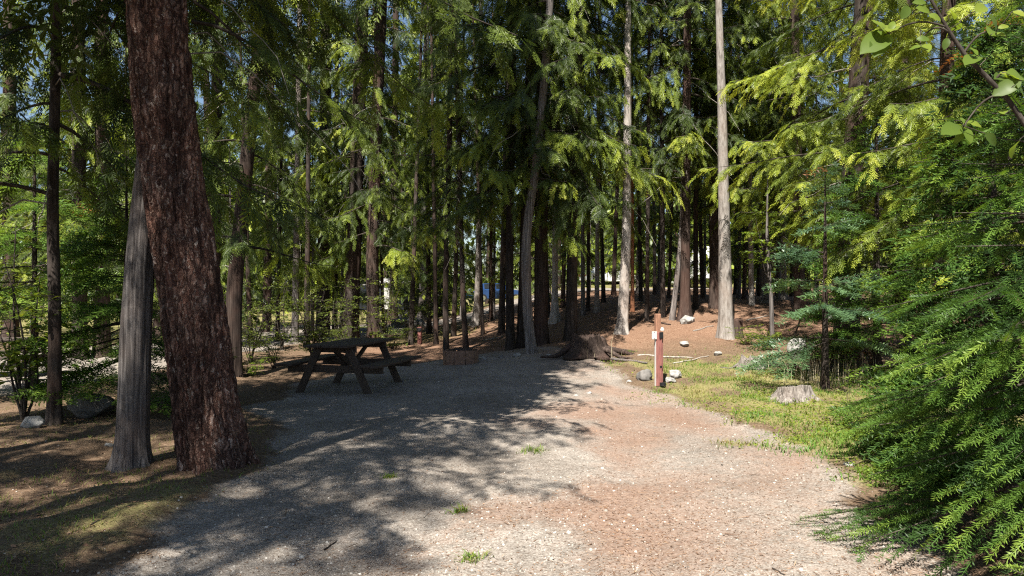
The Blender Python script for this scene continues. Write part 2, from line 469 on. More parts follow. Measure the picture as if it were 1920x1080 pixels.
def ground_mat():
    m, nt, out = mat_new("ground_surface")
    tc = N(nt, "ShaderNodeTexCoord"); P = tc.outputs["Object"]
    A = {k: N(nt, "ShaderNodeAttribute", attribute_name=k).outputs["Fac"] for k in ("gravel", "needle", "grass")}
    big = noise_node(nt, P, 0.8, 5, 0.6).outputs[0]
    mid = noise_node(nt, P, 6.0, 6, 0.65).outputs[0]
    fine = noise_node(nt, P, 55.0, 4, 0.75).outputs[0]
    vor = N(nt, "ShaderNodeTexVoronoi"); vor.inputs["Scale"].default_value = 120.0
    nt.links.new(P, vor.inputs["Vector"])
    vor2 = N(nt, "ShaderNodeTexVoronoi"); vor2.inputs["Scale"].default_value = 60.0
    nt.links.new(P, vor2.inputs["Vector"])
    def bw(c):
        q = N(nt, "ShaderNodeSeparateColor"); nt.links.new(c, q.inputs[0]); return q.outputs[0]
    # gravel
    g1 = ramp(nt, [(0.0, (0.12, 0.10, 0.085)), (0.4, (0.265, 0.235, 0.205)), (0.8, (0.355, 0.325, 0.29)), (1.0, (0.56, 0.53, 0.49))])
    nt.links.new(bw(vor.outputs["Color"]), g1.inputs[0])
    g2 = ramp(nt, [(0.0, (0.16, 0.13, 0.11)), (0.6, (0.32, 0.28, 0.245)), (1.0, (0.48, 0.44, 0.40))])
    nt.links.new(bw(vor2.outputs["Color"]), g2.inputs[0])
    gr = mixc(nt, 0.4, g1.outputs[0], g2.outputs[0])
    tone = ramp(nt, [(0.3, (0.64, 0.64, 0.63)), (0.7, (0.93, 0.92, 0.91))]); nt.links.new(mid, tone.inputs[0])
    comp = ramp(nt, [(0.35, (0.78, 0.76, 0.74)), (0.6, (1.06, 1.05, 1.04))]); nt.links.new(big, comp.inputs[0])
    gr = mixc(nt, 1.0, gr, comp.outputs[0], 'MULTIPLY')
    gr = mixc(nt, 1.0, gr, tone.outputs[0], 'MULTIPLY')
    # needle litter
    nmap = N(nt, "ShaderNodeMapping"); nmap.inputs["Scale"].default_value = (1.0, 1.0, 1.0)
    nt.links.new(P, nmap.inputs[0])
    n1 = noise_node(nt, nmap.outputs[0], 32.0, 5, 0.8).outputs[0]
    ne = ramp(nt, [(0.25, (0.075, 0.036, 0.024)), (0.45, (0.18, 0.096, 0.062)), (0.6, (0.28, 0.175, 0.12)), (0.8, (0.44, 0.34, 0.25))])
    nt.links.new(n1, ne.inputs[0])
    # forest floor
    fl = ramp(nt, [(0.25, (0.045, 0.031, 0.02)), (0.5, (0.115, 0.078, 0.05)), (0.75, (0.25, 0.19, 0.13))])
    nt.links.new(n1, fl.inputs[0])
    # dry grass ground
    gg = ramp(nt, [(0.25, (0.08, 0.08, 0.028)), (0.5, (0.17, 0.155, 0.06)), (0.75, (0.33, 0.28, 0.15))])
    nt.links.new(fine, gg.inputs[0])
    def edge(attr, amt=0.9):
        s = math_n(nt, 'ADD', attr, math_n(nt, 'MULTIPLY', math_n(nt, 'SUBTRACT', mid, 0.5), amt))
        s = math_n(nt, 'ADD', s, math_n(nt, 'MULTIPLY', math_n(nt, 'SUBTRACT', fine, 0.5), 0.7))
        r = ramp(nt, [(0.32, (0, 0, 0)), (0.68, (1, 1, 1))]); nt.links.new(s, r.inputs[0]); return r.outputs[0]
    c = mixc(nt, edge(A["gravel"]), fl.outputs[0], gr)
    c = mixc(nt, edge(A["grass"]), c, gg.outputs[0])
    nf = math_n(nt, 'ADD', A["needle"], math_n(nt, 'MULTIPLY', math_n(nt, 'SUBTRACT', mid, 0.5), 0.9))
    nf = math_n(nt, 'ADD', nf, math_n(nt, 'MULTIPLY', math_n(nt, 'SUBTRACT', fine, 0.5), 1.2))
    nr = ramp(nt, [(0.15, (0, 0, 0)), (0.95, (1, 1, 1))]); nt.links.new(nf, nr.inputs[0])
    c = mixc(nt, math_n(nt, 'MULTIPLY', nr.outputs[0], 0.66), c, ne.outputs[0])
    p = N(nt, "ShaderNodeBsdfPrincipled"); p.inputs["Roughness"].default_value = 0.95
    p.inputs["Specular IOR Level"].default_value = 0.1
    nt.links.new(c, p.inputs["Base Color"])
    h = math_n(nt, 'ADD', math_n(nt, 'MULTIPLY', vor.outputs["Distance"], 0.6), math_n(nt, 'MULTIPLY', n1, 0.8))
    b = N(nt, "ShaderNodeBump"); b.inputs["Strength"].default_value = 0.55; b.inputs["Distance"].default_value = 0.012
    nt.links.new(h, b.inputs["Height"]); nt.links.new(b.outputs[0], p.inputs["Normal"])
    nt.links.new(p.outputs[0], out.inputs[0])
    return m
GROUND = ground_mat()

# ------------------------------------------------------------------ ground sheet
def grow(a, step, far, f):
    out = [a]
    while abs(out[-1] - a) < far:
        out.append(out[-1] + step); step *= f
    return out
def masks(x, y):
    dm = drive_mask(x, y)
    rd = sstep(3.6, 2.4, road_dist(x, y) + 0.6 * fbm(x * 0.5, y * 0.5, o=2))
    gravel = np.maximum(dm, rd)
    # grass verge on the right and beyond the road
    gv = sstep(-0.55, 0.5, x - interp(y, XR) + 0.5 * fbm(x * 1.3, y * 1.3)) * sstep(5.2, 6.8, y) * sstep(15.5, 12.5, y) * sstep(7.5, 5.0, x)
    far_g = sstep(3.0, 5.5, road_dist(x, y)) * sstep(20, 26, y) * sstep(1, -4, x) + sstep(44, 50, y)
    lg = 0.45 * sstep(-2.0, -2.6, x) * sstep(8.2, 6.6, y) * (0.6 + 0.6 * fbm(x * 1.1, y * 1.1))
    grass = np.clip(np.maximum(np.maximum(gv * (0.75 + 0.5 * fbm(x * 1.8 + 4, y * 1.8)), far_g), lg), 0, 1)
    nd = 0.95 * sstep(0.0, 1.0, 0.5 + 0.9 * fbm(x * 0.8 + 3, y * 0.55, o=4)) * np.exp(-((x - 0.17 * y + 0.5) / 1.5) ** 2) * dm * sstep(14.5, 11, y) * sstep(3.0, 5.0, y)
    nd = np.maximum(nd, 0.7 * dm * np.exp(-((x - interp(y, XR) + 0.5) / 0.8) ** 2) * (0.7 + 0.6 * fbm(x, y)))
    ff = (1 - dm) * (1 - rd) * sstep(13.5, 17, y) * sstep(-6.5, -3.0, x) * sstep(42, 34, y) * (1 - 0.5 * far_g.clip(0, 1))
    lf = 0.3 * (1 - gravel) * sstep(-1.5, -3, x) * (0.6 + 0.5 * fbm(x * 0.9, y * 0.9))
    return gravel, np.clip(np.maximum(np.maximum(nd, ff), lf), 0, 1), grass

def build_ground():
    xs = np.array(sorted(set([round(v, 5) for v in
         list(np.arange(-9, 7.01, 0.085)) + [v for v in grow(7.0, 0.09, 600, 1.085)[1:]] + [-v for v in grow(9.0, 0.09, 600, 1.085)[1:]]])))
    ys = np.array(sorted(set([round(v, 5) for v in
         list(np.arange(2.5, 15.01, 0.08)) + [v for v in grow(15.0, 0.09, 800, 1.05)[1:]] + [-v for v in grow(-2.5, 0.2, 60, 1.25)[1:]]])))
    X, Y = np.meshgrid(xs, ys)
    x, y = X.ravel(), Y.ravel()
    V = np.stack([x, y, ground_z(x, y)], 1)
    nx, ny = len(xs), len(ys)
    i = np.arange(ny - 1)[:, None] * nx; j = np.arange(nx - 1)[None]
    F = np.stack([i + j, i + j + 1, i + nx + j + 1, i + nx + j], -1).reshape(-1, 4)
    gv, nd, gs = masks(x, y)
    cx, cy = x[F].mean(1), y[F].mean(1)
    dmask = drive_mask(cx, cy) > 0.5
    rmask = (road_dist(cx, cy) < 3.0) & ~dmask
    for name, sel in (("forest_floor", ~(dmask | rmask)), ("gravel_driveway", dmask), ("gravel_road", rmask)):
        f = F[sel]
        u, inv = np.unique(f, return_inverse=True)
        me = mesh_quads(name, V[u], inv.reshape(f.shape), GROUND, None,
                        {"gravel": ('POINT', gv[u]), "needle": ('POINT', nd[u]), "grass": ('POINT', gs[u])}, True)
        tag(link(name, me), kind="structure")
build_ground()

# ------------------------------------------------------------------ trunks
def trunk_mesh(name, P, rad, mat, nseg=20, step=0.1, flare=0.6, lobes=5, amp=0.05, kind='fissure', seed=0, tint=None, flare_h=0.28):
    """P: control points (base first, relative to the base), rad: radii there"""
    rng = np.random.default_rng(seed)
    P = np.asarray(P, float); rad = np.asarray(rad, float)
    L = np.concatenate([[0], np.cumsum(np.linalg.norm(np.diff(P, axis=0), axis=1))])
    s1 = np.arange(-0.35, min(9.0, L[-1]), step)
    s2 = np.arange(s1[-1] + 0.4, L[-1] + 0.2, 0.5)
    s = np.concatenate([s1, s2])
    # smooth interpolation
    C = np.stack([np.interp(s, L, P[:, k]) for k in range(3)], 1)
    below = s < 0
    C[below] = P[0] + (s[below] / 1.0)[:, None] * np.array([0, 0, 1.0])
    ker = max(1, int(0.5 / step)); pad = np.vstack([C[:1]] * ker + [C] + [C[-1:]] * ker)
    Cs = np.stack([np.convolve(pad[:, k], np.ones(2 * ker + 1) / (2 * ker + 1), 'valid') for k in range(3)], 1)
    w = np.clip(s / 0.8, 0, 1)[:, None]
    C = C * (1 - w) + Cs * w
    C[:, 2] = np.interp(s, L, P[:, 2], left=None) if False else C[:, 2]
    r = np.interp(s, L, rad)
    a = np.linspace(0, 2 * math.pi, nseg, endpoint=False)
    S, Aa = np.meshgrid(s, a, indexing='ij')
    ph = rng.uniform(0, 6.28, 3)
    lob = 0.5 + 0.5 * np.cos(lobes * Aa + ph[0] + 0.5 * np.sin(2 * Aa + ph[1]))
    fl = flare * np.exp(-np.clip(S, -0.2, 99) / flare_h) * (0.35 + 0.9 * lob) + 0.10 * np.exp(-S / 1.0) * lob
    rr = r[:, None]
    ca, sa = np.cos(Aa), np.sin(Aa)
    o = rng.uniform(0, 50)
    rs = 1.0 / np.maximum(rr, 0.05)
    if kind == 'plate':
        u = Aa / (2 * math.pi) * 26
        f1 = np.abs(noise(ca * 5.5 + o + 0.6 * noise(ca * 3, sa * 3, S * 2.5), sa * 5.5, S * 0.9))
        f2 = np.abs(noise(ca * 11 + o, sa * 11, S * 5.0 + 4))
        f3 = noise(ca * 24, sa * 24, S * 17)
        f4 = noise(ca * 13 + 5, sa * 13 + o, S * 9)
        disp = 0.55 * np.minimum(f1 * 3.2, 1) + 0.25 * np.minimum(f2 * 2.6, 1) + 0.16 * f3 + 0.18 * np.round(f4 * 2) / 2
        disp = disp - 0.6
    elif kind == 'fibre':
        f1 = noise(ca * 9 + o + 0.25 * noise(ca * 2, sa * 2, S * 1.2), sa * 9, S * 0.7)
        f2 = noise(ca * 19 + o, sa * 19, S * 1.6)
        f3 = noise(ca * 2.2 + o, sa * 2.2, S * 0.6)
        disp = 0.4 * f1 + 0.35 * f2 + 0.7 * f3
    else:
        f1 = np.abs(noise(ca * 4 + o, sa * 4, S * 1.6)); f2 = noise(ca * 7, sa * 7 + o, S * 4)
        disp = 0.7 * np.minimum(f1 * 2.5, 1) + 0.3 * f2 - 0.4
    rad_full = rr * (1 + fl + amp * disp)
    V = C[:, None] + np.stack([ca * rad_full, sa * rad_full, np.zeros_like(rad_full)], -1)
    n = nseg
    i = np.arange(len(s) - 1)[:, None] * n; j = np.arange(n)[None]
    F = np.stack([i + j, i + (j + 1) % n, i + n + (j + 1) % n, i + n + j], -1).reshape(-1, 4)
    return mesh_quads(name, V.reshape(-1, 3), F, mat, smooth=True)

# ------------------------------------------------------------------ foliage patterns
def kite(p0, d, w, bend=0.0):
    """a leaf blade as one quad: from p0 along d with width w in the xy plane"""
    d = np.asarray(d, float); s = np.array([-d[1], d[0], 0.0]); s = s / (np.linalg.norm(s) + 1e-9)
    p0 = np.asarray(p0, float); m = p0 + d * 0.5 + np.array([0, 0, bend])
    return [p0, m - s * w * 0.5, p0 + d + np.array([0, 0, bend * 0.2]), m + s * w * 0.5]

def cedar_spray(npairs=7, sub=False, w=0.075):
    V = []
    V += kite((0, 0, 0), (1.0, 0, -0.05), 0.045)
    for k in range(npairs):
        t = 0.1 + 0.85 * k / npairs
        ln = (0.46 if k % 3 else 0.34) * math.sin(math.pi * (0.22 + 0.7 * t)) * (1.0 - 0.25 * t)
        for sd in (-1, 1):
            a = R(48 - 12 * t) * sd
            d = np.array([math.cos(a), math.sin(a), -0.12]) * ln
            p = np.array([t, 0, -0.05 * t])
            V += kite(p, d, w, 0.03 * (1 if k % 2 else -1))
            if sub:
                for q in (0.35, 0.62):
                    a2 = a - sd * R(38)
                    V += kite(p + d * q, np.array([math.cos(a2), math.sin(a2), -0.08]) * ln * 0.42, 0.05)
                    a3 = a + sd * R(42)
                    V += kite(p + d * q, np.array([math.cos(a3), math.sin(a3), -0.08]) * ln * 0.36, 0.05)
    V = np.array(V)
    return V, np.arange(len(V)).reshape(-1, 4)

def cedar_crown(seed, height=14.0, rmax=2.3, detail_h=7.0, dens=1.0, sub=False, droop=1.0, az_rng=None, size=1.0, gap=0.2, up=3.2, upx=1.1, tone=0.25, deadp=0.0):
    """crown with its base at z = 0; drooping boughs carry branchlets, each hung with a cluster of flat sprays"""
    rng = np.random.default_rng(seed)
    acc = Acc()
    protos = [cedar_spray(5, sub, 0.055 if sub else 0.085), cedar_spray(3, False, 0.13)]
    D = [[[] for _ in range(5)] for _ in range(2)]
    h, k = 0.0, 0
    while h < height:
        fr = h / height
        near = h < detail_h
        az = k * 2.39996 + rng.uniform(-0.6, 0.6)
        if az_rng: az = az_rng[0] + (az % 6.28319) / 6.28319 * (az_rng[1] - az_rng[0])
        L = rmax * (1 - fr) ** (0.8 if near else upx) * rng.uniform(0.45, 1.15) + 0.22
        if h < 0.8: L *= rng.uniform(0.5, 1.0)
        out = np.array([math.cos(az), math.sin(az), 0]); side = np.array([-out[1], out[0], 0])
        s = np.linspace(0, 1, 9)
        dr = droop * rng.uniform(0.25, 0.85)
        bend = rng.uniform(-0.3, 0.3)
        P = out * (L * s)[:, None] + side * (bend * L * s ** 2)[:, None]
        P[:, 2] = h + L * (rng.uniform(0.0, 0.25) * s - dr * s ** 1.6 + 0.3 * dr * s ** 4)
        v, f = ring_tube(P, (0.008 + 0.006 * L) * (1 - 0.85 * s), 4); acc.add(v, f, 1, 0.5, True)
        nb = int(L * (5.5 if near else up) * dens) + 3
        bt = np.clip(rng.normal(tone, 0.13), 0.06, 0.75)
        dead = rng.random() < deadp
        bare = rng.uniform(0.1, 0.45)
        for q in range(nb):
            t = bare + (1 - bare) * (q + rng.uniform(0, 1)) / nb
            if q == nb - 1: t = 1.0
            p0 = np.array([np.interp(t, s, P[:, c]) for c in range(3)])
            sg = 1.0 if q % 2 else -1.0
            l2 = (L * 0.36 * (1.15 - t) + 0.14) * rng.uniform(0.6, 1.3)
            d0 = out * rng.uniform(0.3, 1.0) + side * sg * rng.uniform(0.35, 1.0) * (1.15 - 0.6 * t)
            d0 /= np.linalg.norm(d0)
            m = int(l2 / ((0.045 if near else 0.13) * size)) + 2
            u = (np.arange(m) + rng.uniform(0, 1, m)) / m
            hang = rng.uniform(0.3, 1.2) * droop
            pos = p0 + d0 * (l2 * u)[:, None]; pos[:, 2] -= l2 * hang * u ** 1.5
            lat = np.cross(d0, [0, 0, 1.0])
            ss = np.where(np.arange(m) % 2, 1.0, -1.0)
            d = d0 * rng.uniform(0.5, 1.0, m)[:, None] + lat * (ss * rng.uniform(0.1, 0.9, m))[:, None]
            d[:, 2] -= hang * (0.25 + 1.3 * u) + rng.uniform(-0.1, 0.5, m)
            nn = rng.normal(0, 0.4, (m, 3)) + np.array([0, 0, 0.9]) + d0 * 0.7
            tt = np.clip(bt + 0.42 * t * u + rng.normal(0, 0.12) + rng.normal(0, 0.06, m), 0.05, 1)  # lighter new growth at tips; darker inner tint also paints in crown shade
            if dead: tt[:] = 0.0
            sz = rng.uniform(0.12, 0.24, m) * size * (1.0 if near else 2.1)
            for lst, val in zip(D[0 if near else 1], (pos, d, nn, sz, tt)): lst.append(val)
        if h < 3.5 and rng.random() < 0.4:
            q = np.linspace(0, 1, 7); a2 = rng.uniform(0, 6.28) if not az_rng else rng.uniform(*az_rng); l2 = rng.uniform(0.6, 1.9); w_ = rng.uniform(-0.3, 0.3)
            P2 = np.stack([np.cos(a2 + w_ * q) * l2 * q, np.sin(a2 + w_ * q) * l2 * q, h - 0.3 - rng.uniform(0.2, 0.9) * l2 * q ** 2 + 0.06 * np.sin(q * 9)], 1)
            v, f = ring_tube(P2, 0.008 * (1 - 0.7 * q), 4); acc.add(v, f, 2, 0.5, True)
        h += rng.uniform(0.5, 1.5) * gap * (1.0 if near else 2.2)
        k += 1
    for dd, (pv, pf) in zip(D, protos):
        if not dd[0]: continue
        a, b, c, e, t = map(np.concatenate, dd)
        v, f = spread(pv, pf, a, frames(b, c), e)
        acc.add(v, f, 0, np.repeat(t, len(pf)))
    return acc.mesh("cedar_crown", [CEDAR, TWIG, DEADTWIG])

def needle_strip(n=11, length=1.0, nl=0.30, nw=0.035, top=False):
    V = []
    V += kite((0, 0, 0), (length, 0, 0), 0.05)
    for k in range(n):
        t = (k + 0.5) / n * length
        for sd in (-1, 1):
            a = R(58 + 22 * math.sin(k * 2.7 + sd)) * sd
            up = 0.45 * math.sin(k * 1.9 + sd * 0.8) + 0.12
            d = np.array([math.cos(a), math.sin(a) * 0.95, up]) * nl
            V += kite((t, 0, 0), d, nw)
            if top and k % 2 == 0:
                e_ = kite((t, 0, 0), np.array([0.55, sd * 0.25, 0.0]) * nl, nw)
                V += [np.array([q[0], q[1], (q[0] - t) * 1.1]) for q in e_]
    V = np.array(V)
    return V, np.arange(len(V)).reshape(-1, 4)

def fir_crown(seed, height=3.2, radius=1.3, base=0.25, seg=0.085, whorl=0.20, n_per=6, proto=None, droop=0.35, tips=0.92, body=0.5, side_gap=0.085, mats=None, az_range=None, deadfrac=0.01):
    rng = np.random.default_rng(seed)
    acc = Acc()
    pv, pf = proto
    O, X, Nn, T = [], [], [], []
    def strip(P, up, tint_a, tint_b):
        d = np.diff(P, axis=0)
        O.append(P[:-1]); X.append(d)
        Nn.append(np.broadcast_to(up, d.shape) + rng.normal(0, 0.35, d.shape))
        T.append(np.clip(np.linspace(tint_a, tint_b, len(d)) + rng.normal(0, 0.05, len(d)), 0.04, 1))
    h = base
    while h < height - 0.1:
        fr = (h - base) / (height - base)
        Lw = radius * (1 - fr) ** 0.85 + 0.08
        for q in range(n_per):
            az = rng.uniform(0, 2 * math.pi) if az_range is None else rng.uniform(*az_range)
            L = Lw * rng.uniform(0.7, 1.12)
            out = np.array([math.cos(az), math.sin(az), 0]); side = np.array([-out[1], out[0], 0])
            m = max(3, int(L / seg)); s = np.linspace(0, 1, m + 1)
            slope = 0.45 * fr + rng.uniform(-0.18, 0.12) - droop * (1 - fr) * 0.5
            P = out * (L * s)[:, None] + side * (rng.uniform(-0.15, 0.15) * L * s ** 2)[:, None]
            P[:, 2] = h + rng.uniform(-0.06, 0.06) + L * (slope * s - droop * 0.45 * s ** 2 + 0.12 * s ** 3)
            v, f = ring_tube(P, (0.004 + 0.006 * L) * (1 - 0.8 * s), 4); acc.add(v, f, 1, 0.5, True)
            up = np.array([0, 0, 1.0]) + out * 0.2
            br = body + rng.normal(0, 0.10); tp = tips + rng.normal(-0.1, 0.14)
            dead = rng.random() < deadfrac
            i0 = int(m * 0.35)
            strip(P[i0:], up, br, tp)
            ng = max(2, int(L / side_gap))
            for g in range(ng):
                t = 0.22 + 0.74 * (g + rng.uniform(-0.3, 0.3)) / ng
                t = min(max(t, 0.12), 0.97)
                p0 = np.array([np.interp(t, s, P[:, c]) for c in range(3)])
                for sd in (-1, 1):
                    l2 = L * 0.62 * (1 - t) * rng.uniform(0.75, 1.15) + seg * 0.9
                    d0 = out * 0.72 + side * sd * 0.75
                    m2 = max(1, int(round(l2 / seg)))
                    q2 = np.linspace(0, 1, m2 + 1)
                    P2 = p0 + d0 * (l2 * q2)[:, None] + out * (0.12 * l2 * q2 ** 2)[:, None]
                    P2[:, 2] += l2 * (-0.12 * q2 - droop * rng.uniform(0.3, 1.3) * q2 ** 1.4) + rng.uniform(-0.03, 0.03)
                    if m2 >= 3:
                        for u in range(1, m2):
                            if rng.random() < 0.8:
                                d3 = norm((out * 1.0 + side * sd * rng.uniform(-0.1, 1.2))[None])[0]
                                l3 = seg * rng.uniform(0.8, 1.6)
                                P3 = np.stack([P2[u], P2[u] + d3 * l3 + np.array([0, 0, -rng.uniform(0.0, 1.0) * droop * 1.4 * l3])])
                                strip(P3, up, (br + tp) / 2 if not dead else -1, tp if not dead else -1)
                    strip(P2, up, br, tp)
                    if dead: T[-1][:] = 0
        h += whorl * rng.uniform(0.75, 1.25) * (0.75 + 0.25 * (1 - fr))
    O, X, Nn, T = map(np.concatenate, (O, X, Nn, T))
    ln = np.linalg.norm(X, axis=1)
    sc = np.stack([ln, np.full(len(ln), seg), np.full(len(ln), seg)], 1)
    v, f = spread(pv, pf, O, frames(X, Nn), sc)
    acc.add(v, f, 0, np.repeat(T, len(pf)))
    return acc.mesh("fir_crown", mats or [FIR, TWIG])

def leaf_patch(long_=1.0, wide=0.55, fold=0.10, tip=0.15):
    """an oval leaf with a midrib fold, unit length along x, 8 quads"""
    t = np.array([0, 0.07, 0.2, 0.38, 0.58, 0.78, 0.92, 1.0])
    w = wide * np.array([0.02, 0.2, 0.38, 0.49, 0.49, 0.36, 0.17, 0.01])
    V, F = [], []
    for k in range(8):
        z = -0.28 * (t[k] - 0.35) ** 2 * (1 if tip else 0)
        V += [(t[k], -w[k], z + fold * w[k] * 1.6 + 0.02 * math.sin(k * 2.2)), (t[k], 0, z), (t[k], w[k], z + fold * w[k] * 1.9 + 0.02 * math.cos(k * 2.0))]
    for k in range(7):
        a = 3 * k
        F += [(a, a + 1, a + 4, a + 3), (a + 1, a + 2, a + 5, a + 4)]
    return np.array(V, float), np.array(F)

def shrub_mesh(seed, height, radius, nstem, leaf, nleaf, leafmat, stem_r=0.012, flat=0.7, zlo=0.25, tw=None):
    """stems rising from one root with side twigs and leaves; origin at the root"""
    rng = np.random.default_rng(seed)
    acc = Acc()
    lv = np.array(kite((0, 0, 0), (1, 0, 0), 0.6, 0.06)); lf = np.arange(4).reshape(1, 4)
    if leaf > 0.06: lv, lf = leaf_patch()
    pts = []
    for q in range(nstem):
        az = rng.uniform(0, 6.28); rr = radius * rng.uniform(0.3, 1.0); hh = height * rng.uniform(0.6, 1.05)
        s = np.linspace(0, 1, 9)
        P = np.stack([np.cos(az) * rr * s ** 1.5 + 0.03 * np.sin(7 * s + q), np.sin(az) * rr * s ** 1.5 + 0.03 * np.cos(6 * s + q), hh * s - 0.05], 1)
        v, f = ring_tube(P, stem_r * (1 - 0.75 * s), 5); acc.add(v, f, 1, 0.5, True)
        for w in range(7):
            t = rng.uniform(zlo, 1.0); p0 = np.array([np.interp(t, s, P[:, c]) for c in range(3)])
            a2 = rng.uniform(0, 6.28); l2 = radius * rng.uniform(0.2, 0.6)
            u = np.linspace(0, 1, 5)
            P2 = p0 + np.stack([np.cos(a2) * l2 * u, np.sin(a2) * l2 * u, l2 * (0.25 * u - 0.25 * u ** 2)], 1)
            v, f = ring_tube(P2, stem_r * 0.4 * (1 - 0.7 * u), 4); acc.add(v, f, 1, 0.5, True)
            pts.append((P2, a2))
    idx = rng.integers(0, len(pts), nleaf)
    u = rng.uniform(0.1, 1.0, nleaf)
    pos = np.array([[np.interp(u[k], np.linspace(0, 1, 5), pts[i][0][:, c]) for c in range(3)] for k, i in enumerate(idx)])
    az = np.array([pts[i][1] for i in idx]) + rng.normal(0, 1.0, nleaf)
    d = np.stack([np.cos(az), np.sin(az), rng.normal(-0.2, 0.3, nleaf)], 1)
    pos = pos + rng.normal(0, leaf * 0.5, (nleaf, 3)) * np.array([1, 1, 0.5])
    nn = rng.normal(0, 1 - flat, (nleaf, 3)) + np.array([0, 0, 1.0])
    v, f = spread(lv, lf, pos, frames(d, nn), leaf * rng.uniform(0.6, 1.2, nleaf))
    acc.add(v, f, 0, np.repeat(np.clip(rng.normal(0.5, 0.2, nleaf), 0, 1), len(lf)))
    return acc.mesh("foliage", [leafmat, TWIG])

# shared crowns
CED = [cedar_crown(s, 14.0, 2.3, 5.5, 1.0, up=8.0, upx=0.55, gap=0.165) for s in (11, 12, 13)]
CED_SHADE = cedar_crown(25, 13.0, 2.9, 0.5, 1.0, up=5.0, upx=0.8)
CED_FULL = cedar_crown(21, 13.0, 2.8, 6.5, 1.05, gap=0.17, tone=0.52, deadp=0.006)          # full crown, sunlight painted in by a lighter foliage tint
CED_SLIM = [cedar_crown(s, 13.0, 1.5, 5.5, 1.0, up=8.0, upx=0.5, gap=0.165) for s in (31, 32)]
CED_NEAR = cedar_crown(41, 14.0, 2.9, 1.5, 0.6, sub=True, droop=1.1, az_rng=(-0.45, 2.9), size=1.15, gap=0.16, up=5.0, upx=0.7)
CED_YOUNG = [cedar_crown(s, 6.5, 1.7, 5.0, 0.8, droop=0.9, size=1.5, deadp=0.0) for s in (45, 46)]
FIR_BIG = fir_crown(51, 19.0, 2.6, 0.0, 0.40, 0.40, 6, needle_strip(3, 1.0, 0.42, 0.28), 0.4, 0.6, 0.3, 0.5)

def tree(label, bx, by, tx, wb, wt, bark, crown=None, h0=4.0, cs=1.0, mids=(), H=21.0, kind='fissure', amp=0.07, flare=0.32,
         nseg=18, cat="tree", name="cedar_tree", step=0.12, Y=None, crot=None, lobes=5, group=None, seed=None, flare_h=0.28):
    """a tree whose trunk passes through the photograph columns bx (at its foot, row by) and tx (at row 0)"""
    if Y is None:
        b = px_ground(bx, by)
    else:
        x = (bx - 960.0) / FPX * Y; b = np.array([x, Y, gz(x, Y)])
    seed = int(abs(bx) * 7 + by) if seed is None else seed
    y = b[1]
    def at(px, py): return px_at(px, py, y) - b
    pts = [np.zeros(3)] + [at(px, py) for (px, py) in mids] + [at(tx, 0)]
    top = pts[-1]; lean = (top[0] - pts[-2][0]) / max(top[2] - pts[-2][2], 1)
    lean *= 0.5
    pts.append(np.array([top[0] + lean * (H - top[2]), 0, max(H, top[2] + 3)]))
    r0, r1 = 0.76 * wb / 2 / FPX * y, 0.78 * wt / 2 / FPX * y
    h0 = h0 - 1.5 if h0 < 7 and crown is not CED_FULL else h0
    zs = np.array([p[2] for p in pts]); rad = np.interp(zs, [0, zs[-2], zs[-1]], [r0, r1, 0.03])
    e = thing(name, b, 0, label, cat, group)
    link("trunk", trunk_mesh("trunk", pts, rad, bark, nseg, step, flare, lobes, amp, kind, seed, flare_h=flare_h), e)
    if crown is not None:
        cx = np.interp(h0 + 3, zs, [p[0] for p in pts])
        ln = np.interp(h0 + 6, zs, [p[0] for p in pts]) - np.interp(h0, zs, [p[0] for p in pts])
        rz = (seed * 1.37) % 6.28 if crot is None else crot
        c = link("crown", crown, e, (np.interp(h0, zs, [p[0] for p in pts]), 0, h0), (0, 0, 0), (cs, cs, cs * (1.3 if crown is not CED_FULL else 1.0)))
        M = Matrix.Rotation(math.atan2(ln, 6.0), 4, 'Y') @ Matrix.Rotation(rz, 4, 'Z')
        c.rotation_euler = M.to_euler()
    return e

LAND = [(-99, "left edge of the picture"), (103, "thin dappled trunk"), (330, "massive red-brown trunk"), (455, "leaning dark trunk"), (556, "slim pale grey trunk"), (660, "thick fir behind the table"), (704, "straight reddish-brown cedar"),
        (856, "two stems at the fire ring"), (992, "bent grey trunk"), (1074, "straight dark fir trunk"), (1173, "scarred grey trunk"), (1233, "number post"), (1284, "twin trunks"), (1358, "bright pale trunk"), (1447, "thin grey sapling"), (1556, "blue-green young fir")]
ORD = ("nearest", "second", "third", "fourth", "fifth", "sixth")
def place_labels(pxs, what):
    """a label for each column: which one of its kind it is to the right of the landmark before it"""
    out = [None] * len(pxs); seen = {}
    for k in sorted(range(len(pxs)), key=lambda q: pxs[q]):
        mark = [n for x, n in LAND if x <= pxs[k]][-1]
        i = seen.get(mark, 0); seen[mark] = i + 1
        out[k] = f"{ORD[i]} {what} right of the {mark}"
    return out

# ------------------------------------------------------------------ trees that stand in the photograph
# the big red-barked fir in the left foreground
def big_fir():
    b = px_ground(412, 872); y = b[1]
    pts = [np.zeros(3)] + [px_at(px, py, y) - b for (px, py) in ((392, 800), (366, 600), (338, 420), (316, 290), (302, 150), (293, 0))]
    pts += [pts[-1] + np.array([-0.25, 0, 2.0]), np.array([-0.95, 0, 9.0]), np.array([-1.0, 0, 20.0])]
    for p in pts[1:7]: p[1] = 0.0
    w = [108, 108, 109, 107, 105, 103, 101, 94, 80, 14]
    e = thing("fir_tree", b, 0, "massive leaning tree with thick flaky red-brown bark in the left foreground", "tree")
    link("trunk", trunk_mesh("trunk", pts, np.array(w) / 2 / FPX * y, B_PLATE, 180, 0.024, 0.18, 7, 0.20, 'plate', 5, flare_h=0.35), e)
    link("crown", FIR_BIG, e, (-0.95, 0, 7.4), (0, 0, 1.1), 1.0)
big_fir()

